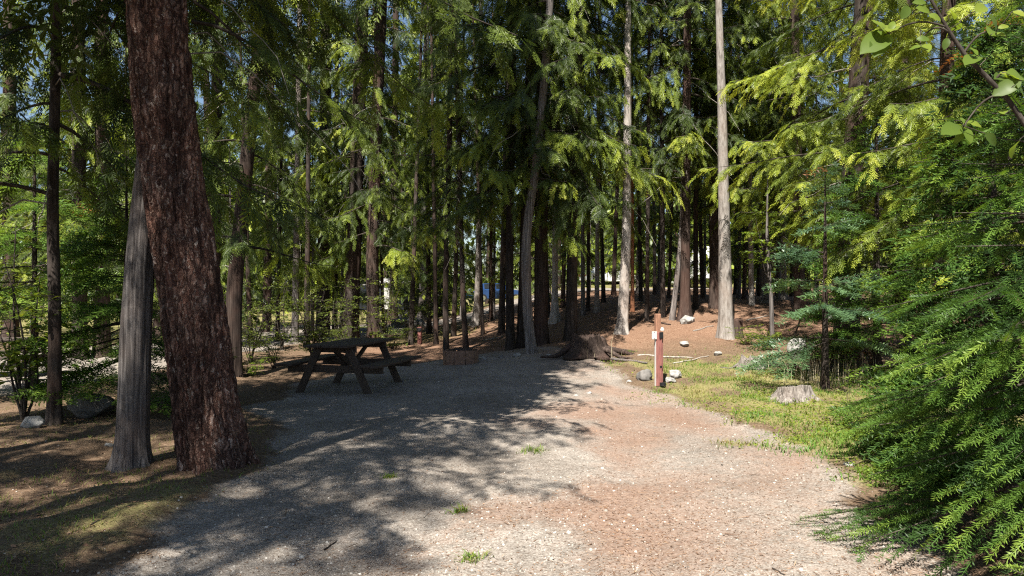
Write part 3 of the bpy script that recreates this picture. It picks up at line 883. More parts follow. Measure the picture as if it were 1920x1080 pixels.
def grey_cedar():
    b = px_ground(248, 885); y = b[1] + 0.25
    b = np.array([(248 - 960) / FPX * y, y, gz((248 - 960) / FPX * y, y)])
    pts = [np.zeros(3)] + [px_at(px, py, y) - b for (px, py) in ((250, 800), (256, 600), (268, 430), (285, 250), (302, 60), (308, 0))]
    for p in pts: p[1] = 0.0
    pts.append(np.array([pts[-1][0] + 0.5, 0, 16.0]))
    w = [56, 54, 51, 48, 44, 41, 39, 8]
    e = thing("cedar_tree", b, 0, "slender grey fibrous cedar leaning right behind the massive red-brown trunk", "tree")
    link("trunk", trunk_mesh("trunk", pts, np.array(w) / 2 / FPX * y, B_CEDAR, 110, 0.04, 0.38, 5, 0.13, 'fibre', 8, flare_h=0.12), e)
    link("crown", CED_NEAR, e, (0.5, 0.1, 4.1), (0, R(4), 0), 1.0)
grey_cedar()

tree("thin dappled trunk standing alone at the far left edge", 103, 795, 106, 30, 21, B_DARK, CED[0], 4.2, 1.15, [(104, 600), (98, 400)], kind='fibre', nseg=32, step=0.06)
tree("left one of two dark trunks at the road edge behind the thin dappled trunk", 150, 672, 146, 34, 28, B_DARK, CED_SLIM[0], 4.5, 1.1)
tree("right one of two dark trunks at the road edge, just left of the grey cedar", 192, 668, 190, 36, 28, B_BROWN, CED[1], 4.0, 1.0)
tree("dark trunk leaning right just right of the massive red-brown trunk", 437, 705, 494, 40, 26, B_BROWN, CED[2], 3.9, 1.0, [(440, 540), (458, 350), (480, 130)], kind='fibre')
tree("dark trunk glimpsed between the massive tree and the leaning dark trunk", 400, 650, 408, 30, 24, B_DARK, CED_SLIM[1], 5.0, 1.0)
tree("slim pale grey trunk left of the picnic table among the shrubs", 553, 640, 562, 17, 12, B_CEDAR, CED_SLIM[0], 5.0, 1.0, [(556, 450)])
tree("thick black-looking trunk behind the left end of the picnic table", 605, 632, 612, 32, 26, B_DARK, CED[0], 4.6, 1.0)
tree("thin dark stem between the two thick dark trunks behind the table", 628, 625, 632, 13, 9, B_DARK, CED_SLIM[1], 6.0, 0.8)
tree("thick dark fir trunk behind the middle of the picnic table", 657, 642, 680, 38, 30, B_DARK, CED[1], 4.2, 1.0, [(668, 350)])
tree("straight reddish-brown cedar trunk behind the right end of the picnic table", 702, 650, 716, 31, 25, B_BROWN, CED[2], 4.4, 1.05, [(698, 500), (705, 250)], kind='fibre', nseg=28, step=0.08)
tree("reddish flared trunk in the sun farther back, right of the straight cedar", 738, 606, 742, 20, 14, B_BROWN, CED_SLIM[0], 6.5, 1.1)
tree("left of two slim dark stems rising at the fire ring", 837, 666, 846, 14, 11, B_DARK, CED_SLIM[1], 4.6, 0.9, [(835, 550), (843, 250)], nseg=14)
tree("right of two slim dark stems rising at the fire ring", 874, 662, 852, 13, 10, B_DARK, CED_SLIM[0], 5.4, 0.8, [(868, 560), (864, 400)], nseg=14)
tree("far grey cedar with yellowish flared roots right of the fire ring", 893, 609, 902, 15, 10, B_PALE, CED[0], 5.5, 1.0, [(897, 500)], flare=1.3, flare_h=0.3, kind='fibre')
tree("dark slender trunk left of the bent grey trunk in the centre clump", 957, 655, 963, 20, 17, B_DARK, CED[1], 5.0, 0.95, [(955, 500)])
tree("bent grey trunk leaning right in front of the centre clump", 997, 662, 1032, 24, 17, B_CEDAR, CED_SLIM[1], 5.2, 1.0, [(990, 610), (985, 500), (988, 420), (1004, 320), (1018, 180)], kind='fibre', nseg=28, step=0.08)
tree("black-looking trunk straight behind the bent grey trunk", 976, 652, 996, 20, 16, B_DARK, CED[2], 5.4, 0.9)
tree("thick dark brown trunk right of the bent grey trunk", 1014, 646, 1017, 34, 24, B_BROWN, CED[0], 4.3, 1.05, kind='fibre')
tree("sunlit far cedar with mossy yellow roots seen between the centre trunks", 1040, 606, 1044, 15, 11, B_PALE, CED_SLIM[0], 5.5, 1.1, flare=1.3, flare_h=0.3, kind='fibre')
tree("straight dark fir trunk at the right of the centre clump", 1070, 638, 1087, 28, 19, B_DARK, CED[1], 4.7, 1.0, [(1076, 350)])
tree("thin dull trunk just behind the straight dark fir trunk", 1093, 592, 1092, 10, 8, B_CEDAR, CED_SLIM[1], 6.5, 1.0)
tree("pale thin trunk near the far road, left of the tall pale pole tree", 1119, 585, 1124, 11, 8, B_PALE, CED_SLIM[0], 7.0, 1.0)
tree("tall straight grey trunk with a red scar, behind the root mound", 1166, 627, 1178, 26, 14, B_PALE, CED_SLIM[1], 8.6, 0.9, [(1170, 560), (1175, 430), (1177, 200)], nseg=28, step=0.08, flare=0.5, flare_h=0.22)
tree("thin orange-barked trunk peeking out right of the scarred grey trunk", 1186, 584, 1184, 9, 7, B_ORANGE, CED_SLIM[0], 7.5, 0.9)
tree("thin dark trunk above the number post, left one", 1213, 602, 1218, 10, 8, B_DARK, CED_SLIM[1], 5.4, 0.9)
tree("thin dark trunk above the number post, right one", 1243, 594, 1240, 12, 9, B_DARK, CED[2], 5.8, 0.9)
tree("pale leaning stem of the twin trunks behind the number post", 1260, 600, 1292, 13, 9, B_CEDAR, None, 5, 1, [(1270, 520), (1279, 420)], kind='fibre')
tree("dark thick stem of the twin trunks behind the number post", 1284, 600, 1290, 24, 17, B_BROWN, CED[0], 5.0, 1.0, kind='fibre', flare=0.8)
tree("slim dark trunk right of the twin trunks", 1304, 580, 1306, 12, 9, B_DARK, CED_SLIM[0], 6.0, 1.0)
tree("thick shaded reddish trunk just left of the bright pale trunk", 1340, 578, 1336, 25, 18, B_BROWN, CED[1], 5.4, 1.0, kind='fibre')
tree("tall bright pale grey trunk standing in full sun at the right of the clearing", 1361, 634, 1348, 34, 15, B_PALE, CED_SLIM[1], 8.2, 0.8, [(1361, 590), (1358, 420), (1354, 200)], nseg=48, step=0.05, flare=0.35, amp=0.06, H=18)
tree("first slim pale trunk right of the bright pale trunk, far back", 1409, 572, 1402, 12, 9, B_PALE, CED[2], 4.2, 1.0)
tree("second flared grey trunk right of the bright pale trunk, far back", 1434, 566, 1440, 17, 11, B_CEDAR, CED[0], 4.0, 1.0, flare=0.9)
tree("third pale thin trunk far back behind the blue-green young fir", 1470, 562, 1464, 13, 9, B_PALE, CED_SLIM[0], 4.4, 1.0)
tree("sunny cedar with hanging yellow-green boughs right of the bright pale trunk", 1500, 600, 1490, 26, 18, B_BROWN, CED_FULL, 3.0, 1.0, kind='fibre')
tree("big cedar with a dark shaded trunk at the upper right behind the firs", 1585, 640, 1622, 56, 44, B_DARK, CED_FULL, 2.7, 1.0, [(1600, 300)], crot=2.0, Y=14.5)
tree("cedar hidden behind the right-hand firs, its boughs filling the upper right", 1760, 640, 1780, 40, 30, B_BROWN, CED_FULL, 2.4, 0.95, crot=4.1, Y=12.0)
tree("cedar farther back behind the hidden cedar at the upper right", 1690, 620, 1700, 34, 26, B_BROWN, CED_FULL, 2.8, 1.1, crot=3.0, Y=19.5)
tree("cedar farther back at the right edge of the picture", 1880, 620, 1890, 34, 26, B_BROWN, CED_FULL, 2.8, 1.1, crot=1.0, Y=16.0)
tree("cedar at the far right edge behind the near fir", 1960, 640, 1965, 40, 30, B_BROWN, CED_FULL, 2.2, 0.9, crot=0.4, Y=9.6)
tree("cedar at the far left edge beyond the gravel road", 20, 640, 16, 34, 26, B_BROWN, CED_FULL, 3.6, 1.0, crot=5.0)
tree("cedar left of the massive tree beyond the gravel road", 300, 632, 296, 30, 24, B_BROWN, CED[1], 4.0, 1.05)
tree("thin cedar beyond the road left of the slim pale grey trunk", 500, 622, 510, 20, 16, B_BROWN, CED[2], 5.0, 1.0)
tree("slim cedar in the gap between the table and the fire ring, far back", 792, 600, 800, 18, 12, B_CEDAR, CED[1], 5.2, 1.0, flare=0.9)

# young cedars of the thicket between the trunks and the far wood
YOUNG = ((60, 27, 1.1), (240, 25, 1.0), (345, 23, 0.9), (430, 27, 1.0), (520, 31, 1.1), (585, 24, 0.9), (640, 28, 1.0), (690, 32, 1.1), (770, 36, 1.0), (815, 27, 0.8),
        (865, 33, 1.0), (925, 29, 0.9), (985, 27, 0.9), (1030, 31, 1.0), (1075, 26, 0.8), (1105, 36, 1.0), (1195, 33, 1.0), (1235, 27, 0.9), (1275, 34, 1.1), (1320, 28, 0.9), (1385, 25, 1.0), (1420, 30, 1.0), (1460, 24, 1.0), (1530, 22, 1.0), (1640, 19, 1.0), (1570, 28, 1.0), (1720, 22, 1.0), (1850, 17, 1.0))
for k, ((px, Y, cs), lab) in enumerate(zip(YOUNG, place_labels([q[0] for q in YOUNG], "young cedar of the thicket"))):
    x = (px - 960) / FPX * Y; b = (x, Y, gz(x, Y))
    e = thing("young_cedar", b, 0, lab, "tree", "young cedars of the thicket")
    link("trunk", trunk_mesh("trunk", [(0, 0, 0), (0.05, 0, 3), (0, 0, 7.2 * cs)], [0.07, 0.05, 0.01], B_CEDAR, 8, 0.4, 0.3, 5, 0.05, 'fissure', k), e)
    link("crown", CED_YOUNG[k % 2], e, (0, 0, 1.0 + 0.5 * (k % 3)), (0, 0, k * 2.1), cs)

# slender dark stems crowding the stand
STEMS = ((235, 24), (322, 20), (470, 26), (520, 24), (575, 21), (720, 25), (770, 22), (805, 27), (818, 21), (850, 25), (905, 23), (920, 28), (940, 21), (1028, 23), (1055, 27), (1103, 22), (1132, 26), (1150, 30), (1202, 24), (1228, 31), (1254, 26), (1318, 25), (1380, 29), (1395, 24), (1425, 27), (1455, 31), (1485, 26), (1515, 24))
for k, ((px, Y), lab) in enumerate(zip(STEMS, place_labels([q[0] for q in STEMS], "slender far stem"))):
    x = (px - 960) / FPX * Y; b = (x, Y, gz(x, Y)); r = 0.055 + 0.035 * ((k * 7) % 5) / 4
    e = thing("slender_tree", b, 0, lab, "tree", "slender dark stems of the stand")
    ln = 0.5 * math.sin(k * 2.3)
    link("trunk", trunk_mesh("trunk", [(0, 0, 0), (ln * 0.3, 0, 4), (ln, 0, 14)], [r, r * 0.85, 0.02], (B_DARK, B_DARK, B_BROWN)[k % 3], 10, 0.25, 0.3, 5, 0.06, 'fissure', k), e)
    if k % 2: link("crown", CED_SLIM[k % 4 // 2], e, (ln * 0.6, 0, 5.0), (0, 0, k * 1.3), 0.8)

# trees behind the camera whose crowns throw the dappled shade on the drive
for k, (x, y, h0, cs, cr, lab) in enumerate((
        (-5.0, -4.6, 3.4, 1.0, CED[1], "cedar outside the picture at the left whose crown shades the drive's near edge"),
        (-4.9, -2.6, 4.0, 1.05, CED_SHADE, "full cedar outside the picture behind the viewer, left of the drive"),
        (-5.6, -0.6, 4.0, 1.1, CED_SHADE, "broad cedar outside the picture left of the drive, nearest the massive tree"),
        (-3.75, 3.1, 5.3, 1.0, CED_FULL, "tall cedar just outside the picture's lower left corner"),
        (-6.7, 2.9, 4.2, 1.0, CED[0], "cedar outside the picture by the left verge"))):
    b = (x, y, gz(x, y))
    e = thing("cedar_tree", b, 0, lab, "tree", "trees just outside the picture that shade the drive")
    link("trunk", trunk_mesh("trunk", [(0, 0, 0), (0.1, 0, 5), (0, 0, 17)], [0.2, 0.16, 0.03], B_BROWN, 16, 0.2, 0.5, 5, 0.07, 'fibre', k), e)
    link("crown", cr, e, (0.1, 0, h0), (0, 0, k * 1.7), cs)

# ------------------------------------------------------------------ firs of the right-hand side
NEAR_STRIP = needle_strip(14, 1.0, 0.27, 0.040, True)
MID_STRIP = needle_strip(6, 1.0, 0.40, 0.10)
def fir(label, x, y, h, mesh, tr, name="young_fir", lean=0.0, inner=None):
    e = thing(name, (x, y, gz(x, y)), 0, label, "tree")
    link("trunk", trunk_mesh("trunk", [(0, 0, 0), (lean * 0.5, 0, h * 0.5), (lean, 0, h)], [tr, tr * 0.6, 0.006], B_DARK, 14, 0.12, 0.3, 5, 0.05, 'fissure', int(h * 100)), e)
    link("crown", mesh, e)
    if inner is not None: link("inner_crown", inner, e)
    return e
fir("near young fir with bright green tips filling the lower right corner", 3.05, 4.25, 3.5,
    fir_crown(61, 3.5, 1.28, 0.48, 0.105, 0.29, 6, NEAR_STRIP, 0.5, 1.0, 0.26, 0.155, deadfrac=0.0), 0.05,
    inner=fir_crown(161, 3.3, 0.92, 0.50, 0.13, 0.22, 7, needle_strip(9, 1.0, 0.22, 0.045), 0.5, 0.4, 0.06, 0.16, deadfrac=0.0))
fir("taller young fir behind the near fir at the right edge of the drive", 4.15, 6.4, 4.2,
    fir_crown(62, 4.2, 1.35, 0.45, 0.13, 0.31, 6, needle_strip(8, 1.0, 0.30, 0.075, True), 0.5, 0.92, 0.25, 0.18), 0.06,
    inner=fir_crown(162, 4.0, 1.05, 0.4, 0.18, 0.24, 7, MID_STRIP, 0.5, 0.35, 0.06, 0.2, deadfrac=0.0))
fir("thin blue-green young fir with flat boughs beyond the weathered stump", 4.9, 11.6, 3.6,
    fir_crown(63, 3.6, 1.25, 0.75, 0.16, 0.42, 4, MID_STRIP, 0.25, 0.8, 0.5, 0.17, mats=[BLUEFIR, TWIG]), 0.055)
fir("dark young fir behind the blue-green fir, half hidden", 6.3, 12.8, 4.6,
    fir_crown(64, 4.6, 1.6, 0.5, 0.17, 0.36, 5, MID_STRIP, 0.35, 0.8, 0.45, 0.18), 0.07)
fir("tiny fir seedling in the bottom right corner", 1.98, 2.62, 0.66,
    fir_crown(65, 0.66, 0.52, 0.30, 0.07, 0.10, 7, NEAR_STRIP, 0.3, 0.95, 0.75, 0.08), 0.012, "fir_seedling")
fir("dark bushy young fir between the thin dappled trunk and the grey cedar", -5.15, 9.9, 3.5,
    fir_crown(66, 3.5, 1.35, 0.7, 0.15, 0.27, 6, MID_STRIP, 0.35, 0.85, 0.5, 0.16), 0.05)
fir("young fir with bright boughs left of the thin dappled trunk", -7.6, 11.8, 4.4,
    fir_crown(67, 4.4, 1.6, 1.5, 0.17, 0.30, 6, MID_STRIP, 0.3, 0.95, 0.65, 0.18), 0.06)

# ------------------------------------------------------------------ broad-leaved shrub with its branch reaching in at the upper right
LEAF_V, LEAF_F = leaf_patch(1.0, 0.56, 0.12)
def leaf_mesh(t):
    return mesh_quads("leaf", LEAF_V, LEAF_F, BROAD, None, {"tint": ('FACE', np.full(len(LEAF_F), t))}, True)
LEAVES = [leaf_mesh(t) for t in (0.12, 0.3, 0.45, 0.65, 0.85)]
def orient(d, n):
    X = Vector(d).normalized(); Y = Vector(n).cross(X).normalized(); Z = X.cross(Y)
    return Matrix((X, Y, Z)).transposed().to_euler()
def near_shrub():
    D = 2.2
    root = np.array([2.15, 2.05, gz(2.15, 2.05)])
    e = thing("leafy_shrub", root, 0, "broad-leaved shrub whose branch reaches in at the upper right corner", "shrub")
    P = [np.array([0, 0, -0.05]), np.array([-0.08, 0.05, 0.9])] + [px_at(px, py, D) - root for px, py in ((1935, 250), (1890, 185), (1850, 143), (1812, 105), (1788, 70), (1765, 32), (1742, -10), (1715, -80))]
    v, f = ring_tube(P, [0.014, 0.011, 0.0085, 0.0075, 0.007, 0.0065, 0.006, 0.005, 0.0045, 0.003], 8)
    link("branch", mesh_quads("branch", v, f, TWIG, smooth=True), e)
    rng = np.random.default_rng(5)
    # leaf: foot pixel, tip pixel
    L = [((1672, 62), (1606, 100), 1), ((1655, 66), (1640, 108), 0), ((1664, 60), (1632, 28), 3), ((1668, 58), (1676, 40), 4), ((1728, 86), (1700, 92), 2), ((1722, 80), (1748, 94), 3), ((1728, 55), (1752, 52), 4),
         ((1916, 150), (1852, 182), 1), ((1905, 158), (1930, 190), 0), ((1898, 140), (1872, 134), 4), ((1890, 138), (1940, 152), 3), ((1870, 60), (1858, 18), 1), ((1872, 52), (1898, 46), 4), ((1868, 62), (1890, 66), 3),
         ((1806, 238), (1762, 248), 1), ((1806, 240), (1790, 276), 2), ((1804, 236), (1828, 272), 1), ((1806, 232), (1836, 226), 3), ((1848, 250), (1876, 276), 0), ((1860, 100), (1884, 108), 3), ((1778, 70), (1770, 96), 0),
         ((1795, 52), (1768, 40), 1), ((1830, 20), (1858, 6), 3), ((1705, 10), (1690, 38), 0), ((1745, 22), (1716, 10), 3), ((1912, 262), (1890, 300), 2), ((1900, 20), (1930, 30), 4)]
    hubs = []
    for (cx_, cy_) in ((1668, 62), (1726, 74), (1808, 236), (1900, 148), (1868, 60), (1745, 15), (1835, 110), (1880, 210), (1800, 30)):
        for q in range(2):
            a_ = rng.uniform(0, 6.28); l_ = rng.uniform(20, 38)
            fx, fy = cx_ + rng.uniform(-14, 14), cy_ + rng.uniform(-12, 12)
            L.append(((fx, fy), (fx + l_ * math.cos(a_), fy + 0.7 * l_ * math.sin(a_)), int(rng.integers(0, 4))))
    for a, b, t in L:
        pa, pb = px_at(a[0], a[1], D + rng.uniform(-0.05, 0.05)), px_at(b[0], b[1], D + rng.uniform(-0.06, 0.06))
        d = pb - pa; ln = np.linalg.norm(d) * 1.05
        n = np.array([rng.uniform(-0.3, 0.3), -0.8, rng.uniform(0.3, 0.8)])
        link("leaf", LEAVES[t], e, pa - root, orient(d, n), ln * 0.8)
        hubs.append(pa - root)
    # leaf stalks back to the branch
    acc = Acc(); Pn = np.array(P)
    dense = np.stack([np.interp(np.linspace(1, len(P) - 1, 120), np.arange(len(P)), Pn[:, c]) for c in range(3)], 1)
    nodes = [(1668, 62, 1775, 50), (1726, 74, 1782, 62), (1808, 236, 1880, 175), (1900, 148, 1862, 155), (1868, 60, 1808, 100)]
    cen = []
    for (cx_, cy_, bx_, by_) in nodes:
        a_, b_ = px_at(bx_, by_, D) - root, px_at(cx_, cy_, D) - root
        k = np.argmin(np.linalg.norm(dense - a_, axis=1)); s_ = np.linspace(0, 1, 7)[:, None]
        Q = dense[k] * (1 - s_) + b_ * s_; Q[:, 2] += 0.025 * np.sin(s_[:, 0] * 3.14)
        v, f = ring_tube(Q, np.linspace(0.0035, 0.0018, 7), 6); cen.append(b_)
        link("twig", mesh_quads("twig", v, f, TWIG, smooth=True), e)
    pool = np.vstack([np.array(cen), dense])
    for h in hubs:
        k = np.argmin(np.linalg.norm(pool - h, axis=1)); s_ = np.linspace(0, 1, 4)[:, None]
        Q = pool[k] * (1 - s_) + h * s_
        if np.linalg.norm(pool[k] - h) > 0.004:
            v, f = ring_tube(Q, 0.0013, 5)
            link("leaf_stalk", mesh_quads("leaf_stalk", v, f, TWIG, smooth=True), e)
near_shrub()

# leafy shrub with bare lower stems at the left edge, over the gravel
def left_shrub():
    root = px_ground(45, 792)
    e = thing("leafy_shrub", root, 0, "multi-stemmed leafy shrub with bare lower stems at the left edge", "shrub")
    rng = np.random.default_rng(9)
    acc = Acc(); tips = []
    for k, (px, py) in enumerate(((-30, 560), (5, 480), (20, 600), (75, 520), (62, 640), (30, 420), (100, 470), (-60, 480), (120, 560), (40, 680), (-10, 690))):
        t = px_at(px, py, root[1] + rng.uniform(-0.4, 0.5)) - root
        s = np.linspace(0, 1, 10)
        sidex = 0.12 * math.sin(k * 2.1)
        P = np.stack([t[0] * s ** 1.3 + sidex * np.sin(s * 3.14), t[1] * s, t[2] * s], 1); P[0, 2] -= 0.05
        v, f = ring_tube(P, (0.006 + 0.012 * (k < 6)) * (1 - 0.7 * s), 6); acc.add(v, f, 0, 0.5, True)
        if k < 9: tips.append(P)
    link("stem", acc.mesh("stem", [TWIG]), e)
    sub = Acc(); big = []
    lv, lf = leaf_patch(1.0, 0.62, 0.10)
    tw = Acc()
    for P in tips:
        for w in range(9):
            i = rng.integers(4, 10); a = rng.uniform(0, 6.28); l2 = rng.uniform(0.3, 0.8)
            u = np.linspace(0, 1, 6)
            Q = P[i] + np.stack([np.cos(a) * l2 * u, 0.7 * np.sin(a) * l2 * u, l2 * (0.3 * u - 0.35 * u ** 2)], 1)
            v, f = ring_tube(Q, 0.004 * (1 - 0.6 * u), 4); tw.add(v, f, 0, 0.5, True)
            for q in range(9):
                p = Q[rng.integers(1, 6)] + rng.normal(0, 0.03, 3)
                a2 = a + rng.choice([-1, 1]) * rng.uniform(0.3, 1.3)
                d = np.array([math.cos(a2), math.sin(a2), rng.uniform(-0.45, 0.1)])
                n = np.array([rng.normal(0, 0.25), rng.normal(-0.25, 0.2), 1.0])
                big.append((p, d, n, rng.uniform(0.075, 0.125), rng.integers(0, 5)))
    tag(link("twig", tw.mesh("twig", [TWIG]), e), kind="stuff")
    big.sort(key=lambda q: -q[3])
    for p, d, n, s, t in big[:240]:
        link("leaf", LEAVES[t], e, p, orient(d, n), s)
    rest = big[240:]
    pos, dd, nn, ss, tt = (np.array([q[k] for q in rest]) for k in range(5))
    v, f = spread(LEAF_V, LEAF_F, pos, frames(dd, nn), ss)
    sub.add(v, f, 0, np.repeat(tt / 4.0, len(LEAF_F)))
    tag(link("foliage", sub.mesh("foliage", [BROAD]), e), kind="stuff")
left_shrub()

# understory shrubs
TALL = [shrub_mesh(76, 2.6, 1.2, 11, 0.075, 1100, UNDER, 0.014, zlo=0.2), shrub_mesh(77, 2.1, 1.1, 10, 0.075, 800, UNDER, 0.012, zlo=0.2)]
SH = [shrub_mesh(71, 0.95, 0.75, 9, 0.045, 1500, UNDER, 0.010), shrub_mesh(72, 0.8, 0.8, 10, 0.05, 1300, UNDER, 0.009), shrub_mesh(73, 0.55, 0.6, 9, 0.05, 900, BROAD, 0.007)]
for label, px, py, m, s in (
        ("low dark shrub behind the left bench of the picnic table", 515, 690, 0, 0.95),
        ("dark twiggy shrub right behind the left end of the picnic table", 590, 668, 1, 1.1),
        ("dark shrub behind the middle of the picnic table", 650, 662, 0, 1.0),
        ("leafy shrub behind the right end of the picnic table", 735, 655, 1, 1.0),
        ("small shrub beside the slim pale grey trunk", 480, 650, 1, 0.9),
        ("shrub in the shade between the massive trunk and the table", 465, 705, 2, 0.9),
        ("green low bush at the foot of the thin sapling by the bright pale trunk", 1432, 655, 2, 0.9),
        ("green low bush right of the bright pale trunk's foot", 1395, 645, 2, 0.7),
        ("low leafy bush under the blue-green young fir", 1590, 690, 0, 0.8),
        ("glossy low bush at the verge below the weathered stump", 1600, 800, 2, 0.75),
        ("low leafy plant at the verge beneath the near fir", 1660, 840, 2, 0.6),
        ("dark leafy plant on the left verge beside the thin dappled trunk", 170, 745, 0, 0.55),
        ("low bush between the two thick trunks far left", 235, 690, 1, 0.8)):
    b = px_ground(px, py)
    e = thing("shrub", b, 0, label, "shrub", "understory shrubs")
    link("foliage", SH[m], e, (0, 0, 0), (0, 0, px * 0.7), s)

TALLS = ((-20, 15.5, 1.0), (230, 19, 0.9), (330, 15, 0.9), (390, 18.5, 1.0), (470, 16.5, 0.8), (530, 20, 1.0), (585, 17.5, 0.8), (630, 21, 1.0), (720, 21, 0.9), (775, 24, 0.9), (820, 29, 1.0), (1010, 30, 1.0), (1210, 33, 0.9), (1400, 27, 0.9), (1500, 20, 0.9), (1600, 16, 0.9), (1700, 15, 1.0), (1820, 13.5, 1.0))
for k, ((px, Y, s_), lab) in enumerate(zip(TALLS, place_labels([q[0] for q in TALLS], "tall leafy undergrowth shrub"))):
    x = (px - 960) / FPX * Y
    e = thing("tall_shrub", (x, Y, gz(x, Y)), 0, lab, "shrub", "tall undergrowth shrubs")
    link("foliage", TALL[k % 2], e, (0, 0, 0), (0, 0, k * 1.9), s_)

# thin sapling and leaning stick on the right
def stick(name, label, cat, pts, rad, mat, leaves=None):
    pts = np.array(pts); b = pts[0].copy()
    e = thing(name, b, 0, label, cat)
    v, f = ring_tube(pts - b, rad, 8)
    link("stem", mesh_quads("stem", v, f, mat, smooth=True), e)
    return e
b = px_ground(1449, 652)
e = stick("sapling", "thin grey sapling right of the bright pale trunk", "tree",
          [b - [0, 0, 0.1], px_at(1447, 600, b[1]), px_at(1446, 560, b[1]), px_at(1443, 520, b[1]), px_at(1438, 440, b[1]), px_at(1440, 330, b[1])],
          [0.05, 0.045, 0.04, 0.035, 0.028, 0.01], B_CEDAR)
sap = shrub_mesh(75, 1.6, 0.8, 6, 0.07, 500, BROAD, 0.008, zlo=0.3)
link("foliage", sap, e, px_at(1441, 520, b[1]) - b, (0, 0, 0), 1.0)
b = px_ground(1484, 642)
stick("leaning_stick", "thin dark stick leaning right beside the pale-topped rock", "stick",
      [b - [0, 0, 0.05], px_at(1500, 600, b[1] - 0.1), px_at(1530, 560, b[1] - 0.15)], [0.02, 0.016, 0.009], TWIG)

# ------------------------------------------------------------------ far wood beyond the clearing
def far_wood():
    rng = np.random.default_rng(3)
    acc = Acc()
    lv = np.array(kite((0, 0, 0), (1, 0, -0.1), 0.42, 0.05)); lf = np.arange(4).reshape(1, 4)
    n = 0
    spots = []
    while len(spots) < 215:
        y = 31 + 69 * rng.uniform(0, 1) ** 0.8; x = rng.uniform(-0.85, 0.85) * y
        if road_dist(np.array([x]), np.array([y]))[0] < 4.5: continue
        if x < -2 and y < 40 and rng.random() < 0.75: continue
        if any(abs(x / y - (px - 960) / FPX) < 0.016 and y < Yc + 1 for px, Yc in ((928, 58), (1138, 62), (1322, 47), (752, 42))): continue
        spots.append((x, y))
    for (x, y) in spots:
        z = gz(x, y); H = rng.uniform(13, 21); r = rng.uniform(0.12, 0.24); h0 = rng.uniform(0.5, 2.6)
        s = np.linspace(0, 1, 8); lx = rng.normal(0, 0.5)
        P = np.stack([x + lx * s, y + 0 * s, z - 0.2 + H * s], 1)
        v, f = ring_tube(P, r * (1.02 - s) + 0.02, 7); acc.add(v, f, 1, 0.5, True)
        m = int(850 if y < 50 else 560)
        hh = rng.uniform(0, 1, m) ** 1.15; az = rng.uniform(0, 6.28, m)
        # boughs: gather the sprays along discrete boughs
        nb = 46; bi = rng.integers(0, nb, m); bh = np.sort(rng.uniform(0, 1, nb)); ba = rng.uniform(0, 6.28, nb)
        bh = bh ** 1.5; hh = bh[bi]; L = (2.5 * (1 - hh) ** 0.7 + 0.3) * rng.uniform(0.8, 1.0, nb)[bi]
        t = rng.uniform(0.08, 1, m)
        a = ba[bi] + rng.normal(0, 0.22, m)
        pos = np.stack([x + lx * hh + np.cos(a) * L * t, y + np.sin(a) * L * t, z + h0 + (H - h0) * hh - 0.45 * L * t ** 1.5 - rng.uniform(0, 0.45, m)], 1)
        d = np.stack([np.cos(a) * 0.6, np.sin(a) * 0.6, rng.uniform(-1.6, 0.1, m)], 1) + rng.normal(0, 0.3, (m, 3))
        nn = rng.normal(0, 0.7, (m, 3)) + np.array([0, -0.4, 0.8])
        v, f = spread(lv, lf, pos, frames(d, nn), rng.uniform(0.3, 0.66, m) * (1.05 if y < 50 else 1.5))
        acc.add(v, f, 0, np.clip(rng.normal(0.50 + rng.normal(0, 0.1), 0.2, m), 0.05, 1))
    me = acc.mesh("far_wood", [CEDAR, B_BROWN])
    tag(link("far_wood", me), "far-off wood of cedars and firs behind the campground", "wood", kind="stuff")
far_wood()

# ------------------------------------------------------------------ picnic tables
def picnic_table(x, y, rz, label, length=1.85, mat=TABLEWOOD):
    e = thing("picnic_table", (x, y, gz(x, y)), rz, label, "picnic table")
    rng = np.random.default_rng(int(abs(x * 100)))
    pm = bm_mesh(bevel_box((length, 0.142, 0.04), 0.006), "plank", mat)
    for k in range(5):
        link("tabletop_plank", pm, e, (rng.normal(0, 0.006), (k - 2) * 0.15, 0.735 + rng.normal(0, 0.002)), (0, 0, rng.normal(0, 0.003)))
    for sd in (-1, 1):
        for k in (0, 1):
            link("bench_plank", pm, e, (rng.normal(0, 0.006), sd * (0.645 + 0.15 * k), 0.445 + rng.normal(0, 0.002)), (0, 0, rng.normal(0, 0.003)))
    fx = length / 2 - 0.29
    lm = bm_mesh(bevel_box((0.045, 0.115, 0.86), 0.005), "leg", mat)
    a = math.atan2(0.34, 0.72)
    for q, xx in enumerate((-fx, fx)):
        for sd in (-1, 1):
            link("leg", lm, e, (xx, sd * 0.42, 0.33), (sd * a, 0, 0))
        s2 = 0.046 if q == 0 else -0.046
        link("bench_support", bm_mesh(bevel_box((0.045, 1.60, 0.115), 0.005), "bench_support", mat), e, (xx + s2, 0, 0.366))
        link("top_support", bm_mesh(bevel_box((0.045, 0.72, 0.09), 0.005), "top_support", mat), e, (xx + s2, 0, 0.668))
        bl = math.hypot(fx - 0.12, 0.27)
        link("brace", bm_mesh(bevel_box((bl, 0.045, 0.07), 0.005), "brace", mat), e,
             (xx * 0.56, 0, 0.53), (0, math.atan2(0.27, fx - 0.12) * (1 if q == 1 else -1) * -1, 0))
    return e
picnic_table(-2.62, 12.1, R(90 - 13), "dark brown wooden picnic table in the shade beside the drive")
picnic_table(-9.75, 14.1, R(6), "dark picnic table across the gravel road at the far left edge")

